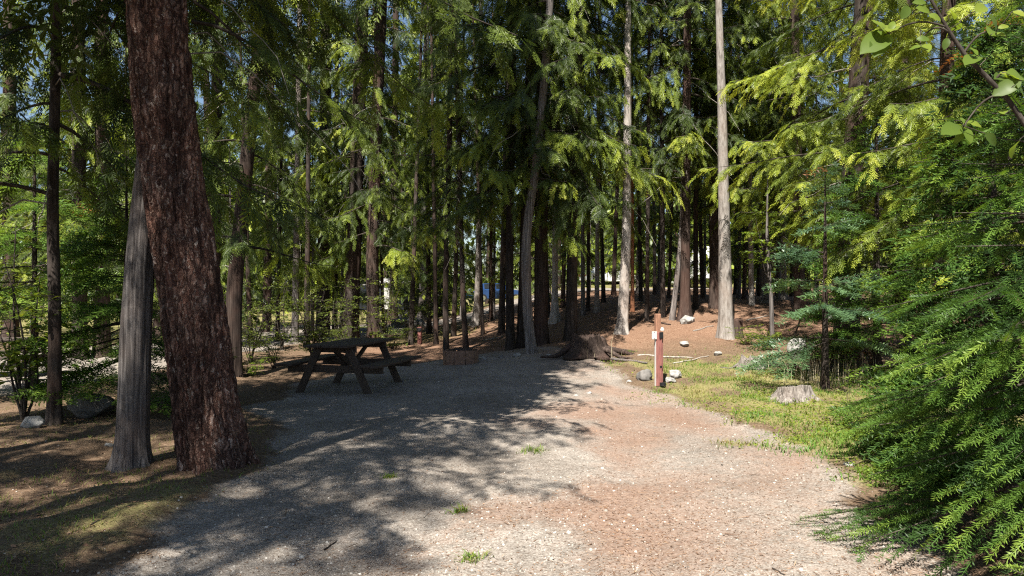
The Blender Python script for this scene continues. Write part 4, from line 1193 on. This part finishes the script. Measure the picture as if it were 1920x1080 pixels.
# ------------------------------------------------------------------ number post with plate and riser
def number_post():
    b = px_ground(1233, 722)
    e = thing("number_post", b, R(12), "faded red campsite post with a small white plate beside grassy verge", "post")
    box("post", (0.085, 0.085, 1.16), POSTWOOD, e, (0, 0, 0.56), bev=0.008)
    box("backing_board", (0.115, 0.03, 0.86), REDPAINT, e, (0.005, -0.0585, 0.42), bev=0.004)
    box("sunlit_side_strip", (0.008, 0.05, 0.74), WHITEPAINT, e, (-0.057, -0.04, 0.36), bev=0.002)  # white strip paints the sunlit left face of the post
    cyl("riser_pipe", 0.013, 0.74, REDPAINT, e, (0.02, -0.092, 0.40), n=12)
    cyl("pipe_clamp", 0.019, 0.03, DARKMETAL, e, (0.02, -0.092, 0.30), n=12)
    c = cyl("cap", 0.034, 0.05, WHITEPAINT, e, (0.038, -0.095, 0.90), n=14, r2=0.02)
    box("outlet_box", (0.055, 0.04, 0.10), DARKMETAL, e, (0.022, -0.096, 0.80), bev=0.004)
    pl = box("number_plate", (0.082, 0.012, 0.125), WHITEPAINT, e, (-0.09, -0.081, 0.80), bev=0.002)
    for k, z in enumerate((-0.05, 0.05)):
        cyl("screw", 0.005, 0.006, DARKMETAL, pl, (0, -0.008, z), (R(90), 0, 0), n=8)
    cyl("foot_bracket", 0.05, 0.06, DARKMETAL, e, (0.045, -0.10, 0.02), n=10)
number_post()

def marker_post():
    b = px_ground(787, 645)
    e = thing("marker_post", b, R(-10), "short dark red marker post in the shade beyond the fire ring", "post")
    h = 0.50
    box("post", (0.11, 0.11, h + 0.1), REDPAINT, e, (0, 0, h / 2 - 0.05), bev=0.008)
    box("plate", (0.15, 0.02, 0.10), DARKMETAL, e, (0, -0.066, h - 0.08), bev=0.003)
marker_post()

# ------------------------------------------------------------------ fire ring
def fire_ring():
    b = px_ground(862, 684)
    e = thing("fire_ring", (b[0], b[1] + 0.32, gz(b[0], b[1] + 0.32)), 0, "rusty steel fire ring with a grate at the end of the drive", "fire ring")
    n, r, h = 10, 0.36, 0.27
    for k in range(n):                       # bent plates
        a0 = 2 * math.pi * k / n + 0.02; a1 = 2 * math.pi * (k + 1) / n - 0.02
        a = np.linspace(a0, a1, 5)
        V = []
        for rr in (r, r - 0.012):
            for z in (-0.04, h):
                V += [(rr * math.cos(t), rr * math.sin(t), z) for t in a]
        F = []
        for q in range(4):
            F += [(q, q + 1, 5 + q + 1, 5 + q), (10 + q + 1, 10 + q, 15 + q, 15 + q + 1), (5 + q, 5 + q + 1, 15 + q + 1, 15 + q), (q + 1, q, 10 + q, 10 + q + 1)]
        F += [(0, 5, 15, 10), (4, 14, 19, 9)]
        link("ring_plate", mesh_quads("ring_plate", V, F, RUST), e)
    bm = bmesh.new(); bmesh.ops.create_circle(bm, cap_ends=True, segments=24, radius=r - 0.015)
    bmesh.ops.subdivide_edges(bm, edges=list(bm.edges), cuts=1)
    link("ash_bed", bm_mesh(bm, "ash_bed", ASH), e, (0, 0, 0.06))
    g = cyl("grate_pivot", 0.014, 0.42, DARKMETAL, e, (-0.34, 0.06, 0.30), n=10)
    box("grate_frame", (0.46, 0.018, 0.018), DARKMETAL, e, (0.0, -0.22, h + 0.02), bev=0.002)
    box("grate_frame", (0.46, 0.018, 0.018), DARKMETAL, e, (0.0, 0.22, h + 0.02), bev=0.002)
    for k in range(11):
        box("grate_bar", (0.010, 0.44, 0.010), DARKMETAL, e, (-0.21 + 0.042 * k, 0, h + 0.035), bev=0.001)
fire_ring()

# ------------------------------------------------------------------ stumps, logs, rocks
def lump(name, seed, dims, mat, rough=0.25, cuts=4, freq=2.0):
    bm = bmesh.new(); bmesh.ops.create_icosphere(bm, subdivisions=cuts, radius=1.0)
    co = np.array([v.co[:] for v in bm.verts]); o = seed * 7.7
    d = 1 + rough * fbm(co[:, 0] * freq + o, co[:, 1] * freq, co[:, 2] * freq, 3)
    # facet: push towards a few planes
    rng = np.random.default_rng(seed)
    for q in range(9):
        nv = norm(rng.normal(0, 1, (1, 3)))[0]; lim = rng.uniform(0.72, 0.95)
        pr = (co * d[:, None]) @ nv
        d = np.where(pr > lim, d * lim / np.maximum(pr, 1e-6), d)
    co = co * d[:, None] * np.array(dims)
    for v, c in zip(bm.verts, co): v.co = c
    return bm_mesh(bm, name, mat, True)
def rock(label, px, py, dims, mat, seed, sink=0.3, Yoff=0.0, cat="rock"):
    b = px_ground(px, py)
    o = link("rock", lump("rock", seed, dims, mat, 0.22), None, (b[0], b[1] + Yoff, b[2] + dims[2] * (1 - sink) - 0.02), (0, 0, seed))
    return tag(o, label, cat)
rock("mottled grey rock at the left of the number post's foot", 1208, 712, (0.13, 0.11, 0.13), ROCK_DARK, 3, 0.45)
rock("white rock at the right of the number post's foot", 1266, 708, (0.11, 0.10, 0.10), ROCK_PALE, 4, 0.4)
rock("small flat grey stone in front of the white rock by the post", 1256, 716, (0.10, 0.09, 0.06), ROCK_PALE, 14)
rock("pale flat rock on red needles right of the number post", 1283, 648, (0.13, 0.10, 0.07), ROCK_PALE, 5, 0.4)
rock("pale rock at the foot of the twin trunks", 1288, 606, (0.17, 0.14, 0.13), ROCK_PALE, 6, 0.4)
rock("pale-topped boulder under the leaning stick", 1495, 676, (0.17, 0.16, 0.24), ROCK_PALE, 7, 0.15)
rock("small pale stone in the verge below the bright pale trunk", 1345, 666, (0.09, 0.08, 0.06), ROCK_PALE, 8)
rock("dark rock with a pale patch on the left verge by the gravel road", 172, 775, (0.34, 0.26, 0.17), ROCK_DARK, 9)
rock("round stone at the foot of the thin dappled trunk", 60, 800, (0.12, 0.1, 0.08), ROCK_PALE, 19)
rock("grey boulder far back right of the straight reddish-brown cedar", 765, 612, (0.75, 0.5, 0.3), ROCK_DARK, 10, 0.6)
rock("small pale stone at the near right edge of the drive", 1592, 872, (0.05, 0.045, 0.03), ROCK_PALE, 12)
rock("pale rock glimpsed behind the blue-green fir", 1570, 600, (0.3, 0.25, 0.25), ROCK_PALE, 13)
for k, (px, py, s) in enumerate(((1240, 712, 0.05), (1180, 716, 0.05), (970, 668, 0.09), (940, 671, 0.07), (905, 674, 0.08), (1030, 668, 0.07), (760, 672, 0.06), (1080, 742, 0.04), (1105, 738, 0.05), (1485, 668, 0.06), (250, 800, 0.05), (205, 835, 0.045))):
    rock(({970: "small stone at the foot of the dark slender trunk in the centre clump", 940: "small stone left of the centre clump, second from the fire ring", 905: "small stone nearest the right of the fire ring", 1030: "small stone below the bent grey trunk's foot"}[px] if 900 <= px <= 1035 else
          ({1080: "left of two pale chips on the drive left of the post", 1105: "right of two pale chips on the drive left of the post"}[px] if 1070 < px < 1110 else
          {1240: "pebble right at the number post's base", 1180: "small stone left of the mottled rock", 760: "small stone beside the far end of the table bench",
           1485: "small stone left of the pale-topped boulder", 250: "small stone between the grey cedar and the dark rock", 205: "pale chip of stone on the left verge"}[px])),
         px, py, (s, s * 0.8, s * 0.6), ROCK_PALE if k % 3 else ROCK_DARK, 30 + k)

def stump_mesh(seed, r, h, mat, nseg=72, jag=0.25, flare=0.9, lobes=6, slope=0.0):
    rng = np.random.default_rng(seed)
    a = np.linspace(0, 2 * math.pi, nseg, endpoint=False); o = seed * 3.3
    zs = np.concatenate([np.linspace(-0.1, 1.0, 26)])
    ca, sa = np.cos(a), np.sin(a)
    topv = h * (1 + jag * noise(ca * 2.2 + o, sa * 2.2) + 0.5 * jag * noise(ca * 7 + o, sa * 7) + slope * ca)
    V = []
    for z in zs:
        lob = 0.5 + 0.5 * np.cos(lobes * a + o + 0.8 * np.sin(2 * a + o))
        rr = r * (1 + flare * np.exp(-max(z, 0) * h / 0.11) * (0.25 + 0.85 * lob)
                  + 0.13 * noise(ca * 3 + o, sa * 3, np.full(nseg, z * 1.2)) + 0.10 * noise(ca * 9 + o, sa * 9, np.full(nseg, z * 2.0)) - 0.06 * z)
        V.append(np.stack([ca * rr, sa * rr, topv * z], 1))
    rt = np.linalg.norm(V[-1][:, :2], axis=1)
    for q, zz in ((0.88, -0.015), (0.6, -0.05), (0.3, -0.08), (0.04, -0.09)):
        rr = rt * q * (1 + 0.05 * noise(ca * 4, sa * 4 + q))
        V.append(np.stack([ca * rr, sa * rr, topv * q + h * (1 - q) * 0.95 + zz * h * 3 * rng.uniform(0.5, 1.0) + 0.03 * h * noise(ca * 6 + q * 9, sa * 6)], 1))
    m = len(V); V = np.concatenate(V)
    i = np.arange(m - 1)[:, None] * nseg; j = np.arange(nseg)[None]
    F = np.stack([i + j, i + (j + 1) % nseg, i + nseg + (j + 1) % nseg, i + nseg + j], -1).reshape(-1, 4)
    return V, F, mat
def stump(name, label, px, py, r, h, mat, seed, roots=(), Yoff=0.0, **kw):
    b = px_ground(px, py); b[1] += Yoff; b[2] = gz(b[0], b[1])
    e = thing(name, b, seed * 0.9, label, "stump")
    V, F, _ = stump_mesh(seed, r, h, mat, **kw)
    link("stump_body", mesh_quads("stump_body", V, F, mat, smooth=True), e)
    for (az, ln, rr, rise) in roots:
        s = np.linspace(0, 1, 12); az -= seed * 0.9
        P = np.stack([np.cos(az) * (r * 0.7 + ln * s) + 0.08 * np.sin(s * 5 + az), np.sin(az) * (r * 0.7 + ln * s), rise * (1 - s) ** 1.5 + 0.02 - 0.05 * s + 0.02 * np.sin(s * 8)], 1)
        v, f = ring_tube(P, rr * (1 - 0.75 * s), 8)
        link("root", mesh_quads("root", v, f, mat, smooth=True), e)
    return e
stump("tree_stump", "weathered grey stump with a slanting top on the right verge", 1498, 752, 0.20, 0.20, WOODGREY, 2,
      [(R(-20), 0.35, 0.035, 0.06), (R(200), 0.28, 0.04, 0.08), (R(250), 0.2, 0.03, 0.05)], 0.2, slope=-0.15, flare=0.9, jag=0.09)
stump("tree_stump", "dark old root stump at the far end of the drive", 1105, 672, 0.34, 0.36, B_BROWN, 6,
      [(R(-15), 1.3, 0.07, 0.12), (R(-40), 0.9, 0.06, 0.12), (R(200), 0.8, 0.08, 0.16), (R(240), 0.5, 0.06, 0.12), (R(-80), 0.5, 0.07, 0.12), (R(10), 1.9, 0.05, 0.08)], 0.35, flare=1.1, lobes=5)
stump("tree_stump", "short dark stub stump right beside the bright pale trunk", 1385, 634, 0.10, 0.36, B_BROWN, 9, (), 0.1, jag=0.15, flare=0.5)
stump("tree_stump", "low splintered pale stump on the verge left of the pale-topped boulder", 1412, 692, 0.16, 0.15, WOODGREY, 12, [(R(0), 0.5, 0.035, 0.05), (R(180), 0.45, 0.03, 0.05)], 0.1, jag=0.5)

def log(label, a, b, r, mat, seed, name="fallen_log", lift=0.6):
    pa, pb = px_ground(*a), px_ground(*b)
    s = np.linspace(0, 1, 26)[:, None]; P = pa * (1 - s) + pb * s
    P[:, 2] = ground_z(P[:, 0], P[:, 1]) + r * lift
    P[:, 2] = np.linspace(P[0, 2], P[-1, 2], 26) * 0.6 + P[:, 2] * 0.4
    P += np.stack([noise(s[:, 0] * 4 + seed, s[:, 0] * 0), noise(s[:, 0] * 4, s[:, 0] * 0 + seed), 0 * s[:, 0]], 1) * r * 0.8
    rr = r * (1 - 0.45 * s[:, 0]) * (1 + 0.12 * noise(s[:, 0] * 9 + seed, s[:, 0])); rr[0] *= 0.75; rr[-1] *= 0.4
    v, f = ring_tube(P - pa, rr, 10)
    n = len(v); v = np.vstack([v, (P[0] - pa)[None], (P[-1] - pa)[None]])
    cap = [(k, (k + 1) % 10, n, n) for k in range(10)]
    f = np.vstack([f, np.array([[9 - k if False else k, n, n, (k + 1) % 10][:4] for k in range(0)]).reshape(-1, 4).astype(int)]) if False else f
    tag(link(name, mesh_quads(name, v[:n], f, mat, smooth=True), None, pa), label, "log" if "log" in name else "branch")
log("fallen rotting log lying in the shade behind the weathered stump", (1400, 690), (1570, 694), 0.07, B_BROWN, 3)
log("second thinner log lying under the blue-green young fir", (1480, 640), (1600, 646), 0.06, B_BROWN, 4)
log("bare root running right from the dark root stump", (1145, 675), (1215, 683), 0.035, B_CEDAR, 5, "bare_root")
log("long dead branch lying behind the number post", (1195, 668), (1300, 672), 0.022, DEADTWIG, 6, "dead_branch")
log("thin dead branch on the red needles right of the number post", (1262, 683), (1330, 668), 0.015, DEADTWIG, 7, "dead_branch")
log("fallen grey branch on the red needles left of the bright pale trunk", (1300, 622), (1338, 612), 0.02, DEADTWIG, 21, "dead_branch")
log("dark fallen branch across the mound behind the scarred grey trunk", (1195, 600), (1256, 610), 0.03, B_BROWN, 22, "dead_branch")
log("fallen branch in the shade between the fire ring and the bent trunk", (905, 640), (945, 630), 0.025, DEADTWIG, 23, "dead_branch")
log("thin fallen branch on the mound right of the bright pale trunk", (1400, 602), (1440, 592), 0.02, DEADTWIG, 24, "dead_branch")
log("curved thin stick lying on the left verge below the massive tree", (170, 985), (205, 968), 0.006, TWIG, 8, "dead_branch")
log("short dark stick lying on the drive at the lower left", (608, 1032), (632, 1015), 0.006, B_DARK, 9, "dead_branch")
log("little pale twig on the gravel in the middle foreground", (795, 972), (815, 952), 0.004, DEADTWIG, 10, "dead_branch")
log("black twig at the bottom of the drive right of centre", (1448, 1066), (1470, 1078), 0.006, B_DARK, 11, "dead_branch")

# ------------------------------------------------------------------ parked vehicles far back
def wheel(parent, x, y, r=0.32, w=0.2):
    t = cyl("wheel", r, w, RUBBER, parent, (x, y, r), (R(90), 0, 0), n=20)
    cyl("rim", r * 0.62, w * 1.04, CHROME, t, (0, 0, 0), n=16)
def profile_body(name, prof, width, mat, parent, inset=0.12, zc=0.8):
    """side profile (x,z) extruded over the width, upper part drawn in"""
    n = len(prof); V, F = [], []
    for sd, k in ((-1, 1.0), (1, 1.0)):
        for (x, z) in prof:
            q = max(0, z - zc)
            V.append((x, sd * (width / 2 - inset * q), z))
    bm = bmesh.new(); vs_ = [bm.verts.new(v) for v in V]
    bm.faces.new(vs_[:n][::-1]); bm.faces.new(vs_[n:])
    for k in range(n): bm.faces.new((vs_[k], vs_[(k + 1) % n], vs_[n + (k + 1) % n], vs_[n + k]))
    bmesh.ops.recalc_face_normals(bm, faces=list(bm.faces))
    bmesh.ops.bevel(bm, geom=list(bm.edges), offset=0.04, segments=2, affect='EDGES')
    return link(name, bm_mesh(bm, name, mat), parent)
def car(label, px, py, rz, mat, name="parked_car", tall=0.0, Y=None):
    b = px_ground(px, py) if Y is None else np.array([(px - 960) / FPX * Y, Y, gz((px - 960) / FPX * Y, Y)])
    e = thing(name, b, rz, label, "car")
    h = 1.45 + tall
    profile_body("body", [(-2.15, 0.35), (-2.2, 0.75), (-2.05, 0.92), (-1.75, 0.98), (-1.35, h - 0.05), (-0.9, h), (0.35, h), (1.05, 0.98), (1.95, 0.88), (2.2, 0.65), (2.2, 0.35), (1.7, 0.25), (-1.7, 0.25)], 1.78, mat, e, 0.28, 0.95)
    for sd in (-1, 1):
        for x0, x1 in ((-1.25, -0.35), (-0.28, 0.5)):
            box("side_window", (x1 - x0, 0.03, h - 1.08), GLASS, e, ((x0 + x1) / 2, sd * (0.885 - 0.28 * (h - 1.0) / 2 * 0.9), (h + 0.98) / 2), (sd * -0.27 * -1, 0, 0), 0.01)
        for x in (-1.35, 1.38): wheel(e, x, sd * 0.8)
        box("headlight", (0.06, 0.34, 0.14), WHITEPAINT, e, (2.19, sd * 0.62, 0.72), bev=0.01)
        box("tail_lamp", (0.06, 0.30, 0.14), LAMP_RED, e, (-2.19, sd * 0.66, 0.78), bev=0.01)
    box("windscreen", (0.03, 1.36, 0.62), GLASS, e, (0.735, 0, h - 0.22), (0, -0.97, 0), 0.01)
    box("rear_window", (0.03, 1.30, 0.46), GLASS, e, (-1.575, 0, h - 0.26), (0, 0.72, 0), 0.01)
    return e
car("blue car parked far back beyond the fire ring", 928, 582, R(25), BLUECAR, Y=58)
car("white car parked on the far road left of the scarred grey trunk", 1138, 545, R(15), WHITECAR, Y=62)
def trailer(label, px, Y, rz, mat, L=5.2, h=2.5, cat="trailer", name="camping_trailer"):
    x = (px - 960) / FPX * Y; b = np.array([x, Y, gz(x, Y)])
    e = thing(name, b, rz, label, cat)
    profile_body("body", [(-L / 2, 0.55), (-L / 2, h - 0.25), (-L / 2 + 0.3, h), (L / 2 - 0.6, h), (L / 2, h - 0.6), (L / 2, 0.9), (L / 2 - 0.35, 0.5)], 2.2, mat, e, 0.0, 9)
    for sd in (-1, 1):
        for x0 in (-1.6, 0.2, 1.5):
            w = box("window", (0.85, 0.03, 0.55), GLASS, e, (x0, sd * 1.11, 1.65), bev=0.01)
            box("window_frame", (0.95, 0.02, 0.05), WHITEPAINT, w, (0, sd * 0.012, 0.30), bev=0.004)
        wheel(e, -0.25, sd * 1.0, 0.34); wheel(e, 0.5, sd * 1.0, 0.34)
    d = box("door", (0.65, 0.03, 1.7), WHITEPAINT, e, (-0.75, -1.105, 1.45), bev=0.01)
    box("handle", (0.08, 0.03, 0.04), DARKMETAL, d, (0.25, -0.03, -0.1), bev=0.005)
    box("awning", (3.2, 0.16, 0.14), WHITEPAINT, e, (0.2, -1.2, h - 0.22), bev=0.03)
    box("drawbar", (1.2, 0.08, 0.08), DARKMETAL, e, (L / 2 + 0.4, 0, 0.5), bev=0.01)
    cyl("jack", 0.04, 0.55, DARKMETAL, e, (L / 2 + 0.85, 0, 0.27), n=10)
trailer("grey-white camping trailer glimpsed between trunks left of the bright pale trunk", 1322, 47, R(72), TRAILERWALL)
trailer("dark camper with a white awning edge far back behind the picnic table", 752, 42, R(8), DARKCAR, 4.8, 2.3, "camper", "camper_van")

# ------------------------------------------------------------------ grass, ground cover, litter, gravel
def scatter_pts(rng, n, x0, x1, y0, y1, dens):
    """points spread evenly over the picture's ground (denser near the camera), kept by a density function"""
    u = rng.uniform(0, 1, n); y = 1 / (1 / y0 + u * (1 / y1 - 1 / y0))
    x = rng.uniform(x0, x1, n) if not callable(x0) else x0(y) + rng.uniform(0, 1, n) * (x1(y) - x0(y))
    keep = rng.uniform(0, 1, n) < dens(x, y)
    x, y = x[keep], y[keep]
    return np.stack([x, y, ground_z(x, y)], 1)

def grass_patch(name, label, pts, h, rng, tint, mat=GRASS, w=0.006, lean=0.5):
    n = len(pts)
    V = np.zeros((n, 6, 3))
    az = rng.uniform(0, 6.28, n); hh = h * rng.uniform(0.4, 1.15, n); ln = rng.uniform(0.1, lean, n) * hh
    wd = w * rng.uniform(0.6, 1.3, n)
    sx, sy = -np.sin(az), np.cos(az)
    for k, (t, ww) in enumerate(((0, 1.0), (0.55, 0.8), (1.0, 0.12))):
        for j, sd in enumerate((-1, 1)):
            V[:, 2 * k + j, 0] = pts[:, 0] + np.cos(az) * ln * t ** 2 + sd * sx * wd * ww / 2
            V[:, 2 * k + j, 1] = pts[:, 1] + np.sin(az) * ln * t ** 2 + sd * sy * wd * ww / 2
            V[:, 2 * k + j, 2] = pts[:, 2] + hh * t * (1 - 0.2 * t * lean) - 0.01
    F = (np.arange(n) * 6)[:, None, None] + np.array([[0, 1, 3, 2], [2, 3, 5, 4]])[None]
    me = mesh_quads(name, V.reshape(-1, 3), F.reshape(-1, 4), mat, None, {"tint": ('FACE', np.repeat(np.clip(tint, 0, 1), 2))})
    tag(link(name, me), label, "grass", kind="stuff")

def ground_stuff():
    rng = np.random.default_rng(77)
    # verge grass on the right
    vd = lambda x, y: np.clip(masks(x, y)[2], 0, 1) * (0.12 + 0.88 * (fbm(x * 2.2, y * 2.2) > -0.05)) * (x > 0.5)
    p = scatter_pts(rng, 60000, 1.6, 7.0, 6.0, 15.5, vd)
    grass_patch("verge_grass", "yellow-green grass on the right verge around the stump and post", p, 0.085, rng,
                0.62 + 0.5 * fbm(p[:, 0] * 1.4, p[:, 1] * 1.4) + rng.normal(0, 0.15, len(p)), w=0.009, lean=1.2)
    # lush tuft clumps
    C = [(1345, 705, .5), (1375, 712, .5), (1320, 715, .4), (1545, 780, .55), (1575, 740, .6), (1560, 725, .5), (1530, 800, .5), (1240, 735, .3), (1400, 745, .4), (1000, 846, .16), (885, 1048, .10), (862, 960, .07), (730, 896, .06), (1238, 690, .3), (1170, 660, .3), (1330, 690, .5), (1290, 700, .4), (1430, 720, .4), (1620, 830, .4)]
    P = []
    for (px, py, r) in C:
        b = px_ground(px, py); n = int(260 * min(1, r / 0.4) + 40)
        q = b[:2] + rng.normal(0, r * 0.45, (n, 2)); P.append(np.column_stack([q, ground_z(q[:, 0], q[:, 1])]))
    P = np.concatenate(P)
    grass_patch("grass_tufts", "bright green grass tufts dotted over the verge and drive", P, 0.075, rng, rng.normal(0.66, 0.2, len(P)), w=0.007, lean=1.5)
    # left verge grass
    ld = lambda x, y: 0.9 * (1 - masks(x, y)[0]) * (fbm(x * 1.7, y * 1.7) > -0.1)
    p = scatter_pts(rng, 20000, -7.0, -1.7, 3.4, 10.5, ld)
    grass_patch("shade_grass", "thin short grass on the shaded left verge", p, 0.06, rng, rng.normal(0.45, 0.22, len(p)), w=0.006, lean=1.3)
    # dry stalks behind the stump
    b = px_ground(1565, 715); q = b[:2] + rng.normal(0, 1, (150, 2)) * np.array([0.5, 0.35])
    b2 = px_ground(1145, 672); q = np.vstack([q, b2[:2] + rng.normal(0, 1, (14, 2)) * np.array([0.35, 0.2])])
    grass_patch("dry_stalks", "tall pale dry grass stalks in the shade behind the weathered stump", np.column_stack([q, ground_z(q[:, 0], q[:, 1])]), 0.48, rng, rng.uniform(0, 1, len(q)), STRAW, 0.011, 0.45)
    # far dry grass
    fd = lambda x, y: np.clip(masks(x, y)[2], 0, 1) * (y > 18)
    p = scatter_pts(rng, 14000, -30, 22, 18.0, 48.0, fd)
    grass_patch("meadow_grass", "dry yellow-green grass on the open ground beyond the road", p, 0.10, rng, rng.normal(0.45, 0.2, len(p)), w=0.03, lean=0.8)
    # broad-leaved ground cover on the verge
    lv = np.array(kite((0, 0, 0), (1, 0, 0.1), 0.62, 0.05)); lf = np.arange(4).reshape(1, 4)
    cd = lambda x, y: np.clip(masks(x, y)[2] * 1.1, 0, 1) * (fbm(x * 1.6 + 9, y * 1.6) > 0.0) * (x > 0.8) * (1 + 0 * x)
    p = scatter_pts(rng, 26000, 1.4, 7.0, 6.2, 16.0, cd)
    d = rng.normal(0, 1, (len(p), 3)) * np.array([1, 1, 0.4]); nn = rng.normal(0, 0.4, (len(p), 3)) + np.array([0, 0, 1])
    p[:, 2] += rng.uniform(0.005, 0.09, len(p))
    v, f = spread(lv, lf, p, frames(d, nn), rng.uniform(0.02, 0.045, len(p)))
    acc = Acc(); acc.add(v, f, 0, np.clip(rng.normal(0.65, 0.2, len(p)), 0, 1))
    tag(link("ground_cover", acc.mesh("ground_cover", [BROAD])), "small-leaved green ground cover on the right verge", "ground cover", kind="stuff")
    # needle litter
    nd = lambda x, y: np.clip(0.13 + 0.8 * masks(x, y)[1] + 0.6 * (1 - masks(x, y)[0]), 0, 1)
    p = scatter_pts(rng, 90000, lambda y: -0.72 * y - 0.3, lambda y: 0.72 * y + 0.3, 2.9, 17.0, nd)
    n = len(p)
    d = rng.normal(0, 1, (n, 3)) * np.array([1, 1, 0.12]); nn = rng.normal(0, 0.3, (n, 3)) + np.array([0, 0, 1.0])
    p[:, 2] += 0.004
    ln = rng.uniform(0.012, 0.045, n)
    lg = rng.uniform(0, 1, n) < 0.02; ln[lg] = rng.uniform(0.06, 0.16, lg.sum())
    flat = ~lg & (rng.uniform(0, 1, n) < 0.05 * (1 - masks(p[:, 0], p[:, 1])[0]) + 0.006)
    v, f = spread(np.array(kite((0, 0, 0), (1, 0, 0), 1.0, 0.0)), lf, p, frames(d, nn), np.stack([ln, np.where(flat, 0.6 * ln, np.minimum(0.0035 + 0.0002 * p[:, 1], 0.006) * rng.uniform(0.7, 1.6, n)), ln], 1))
    acc = Acc(); acc.add(v, f, 0, rng.uniform(0, 1, n))
    tag(link("needle_litter", acc.mesh("needle_litter", [LITTER])), "red-brown fallen needles and scraps strewn over the ground", "litter", kind="stuff")
    # loose pebbles
    bm = bmesh.new(); bmesh.ops.create_icosphere(bm, subdivisions=1, radius=1.0)
    pd = lambda x, y: np.clip(masks(x, y)[0] * (0.6 + 0.5 * fbm(x * 1.1, y * 1.1)) + 0.06, 0, 1)
    p = scatter_pts(rng, 19000, lambda y: -0.72 * y - 0.3, lambda y: 0.72 * y + 0.3, 2.9, 14.0, pd)
    co = np.array([v.co[:] for v in bm.verts]); bm.free()
    # a pebble as a squashed six-quad lump
    pv = np.array([(-1, -1, -1), (1, -1, -1), (1, 1, -1), (-1, 1, -1), (-.75, -.7, .8), (.7, -.75, .7), (.75, .7, .85), (-.7, .75, .7)]) * np.array([0.5, 0.42, 0.32])
    pf = np.array([(4, 5, 6, 7), (0, 1, 5, 4), (1, 2, 6, 5), (2, 3, 7, 6), (3, 0, 4, 7)])
    n = len(p)
    d = rng.normal(0, 1, (n, 3)) * np.array([1, 1, 0.25]); nn = rng.normal(0, 0.25, (n, 3)) + np.array([0, 0, 1.0])
    sz = 0.006 + 0.011 * rng.uniform(0, 1, n) ** 3 + 0.014 * (rng.uniform(0, 1, n) < 0.02)
    p[:, 2] += sz * 0.15
    v, f = spread(pv, pf, p, frames(d, nn), sz)
    acc = Acc(); acc.add(v, f, 0, np.repeat(np.clip(rng.normal(0.5, 0.25, n), 0, 1), len(pf)), True)
    tag(link("loose_gravel", acc.mesh("loose_gravel", [PEBBLE])), "loose grey-beige gravel scattered over the drive", "gravel", kind="stuff")
ground_stuff()
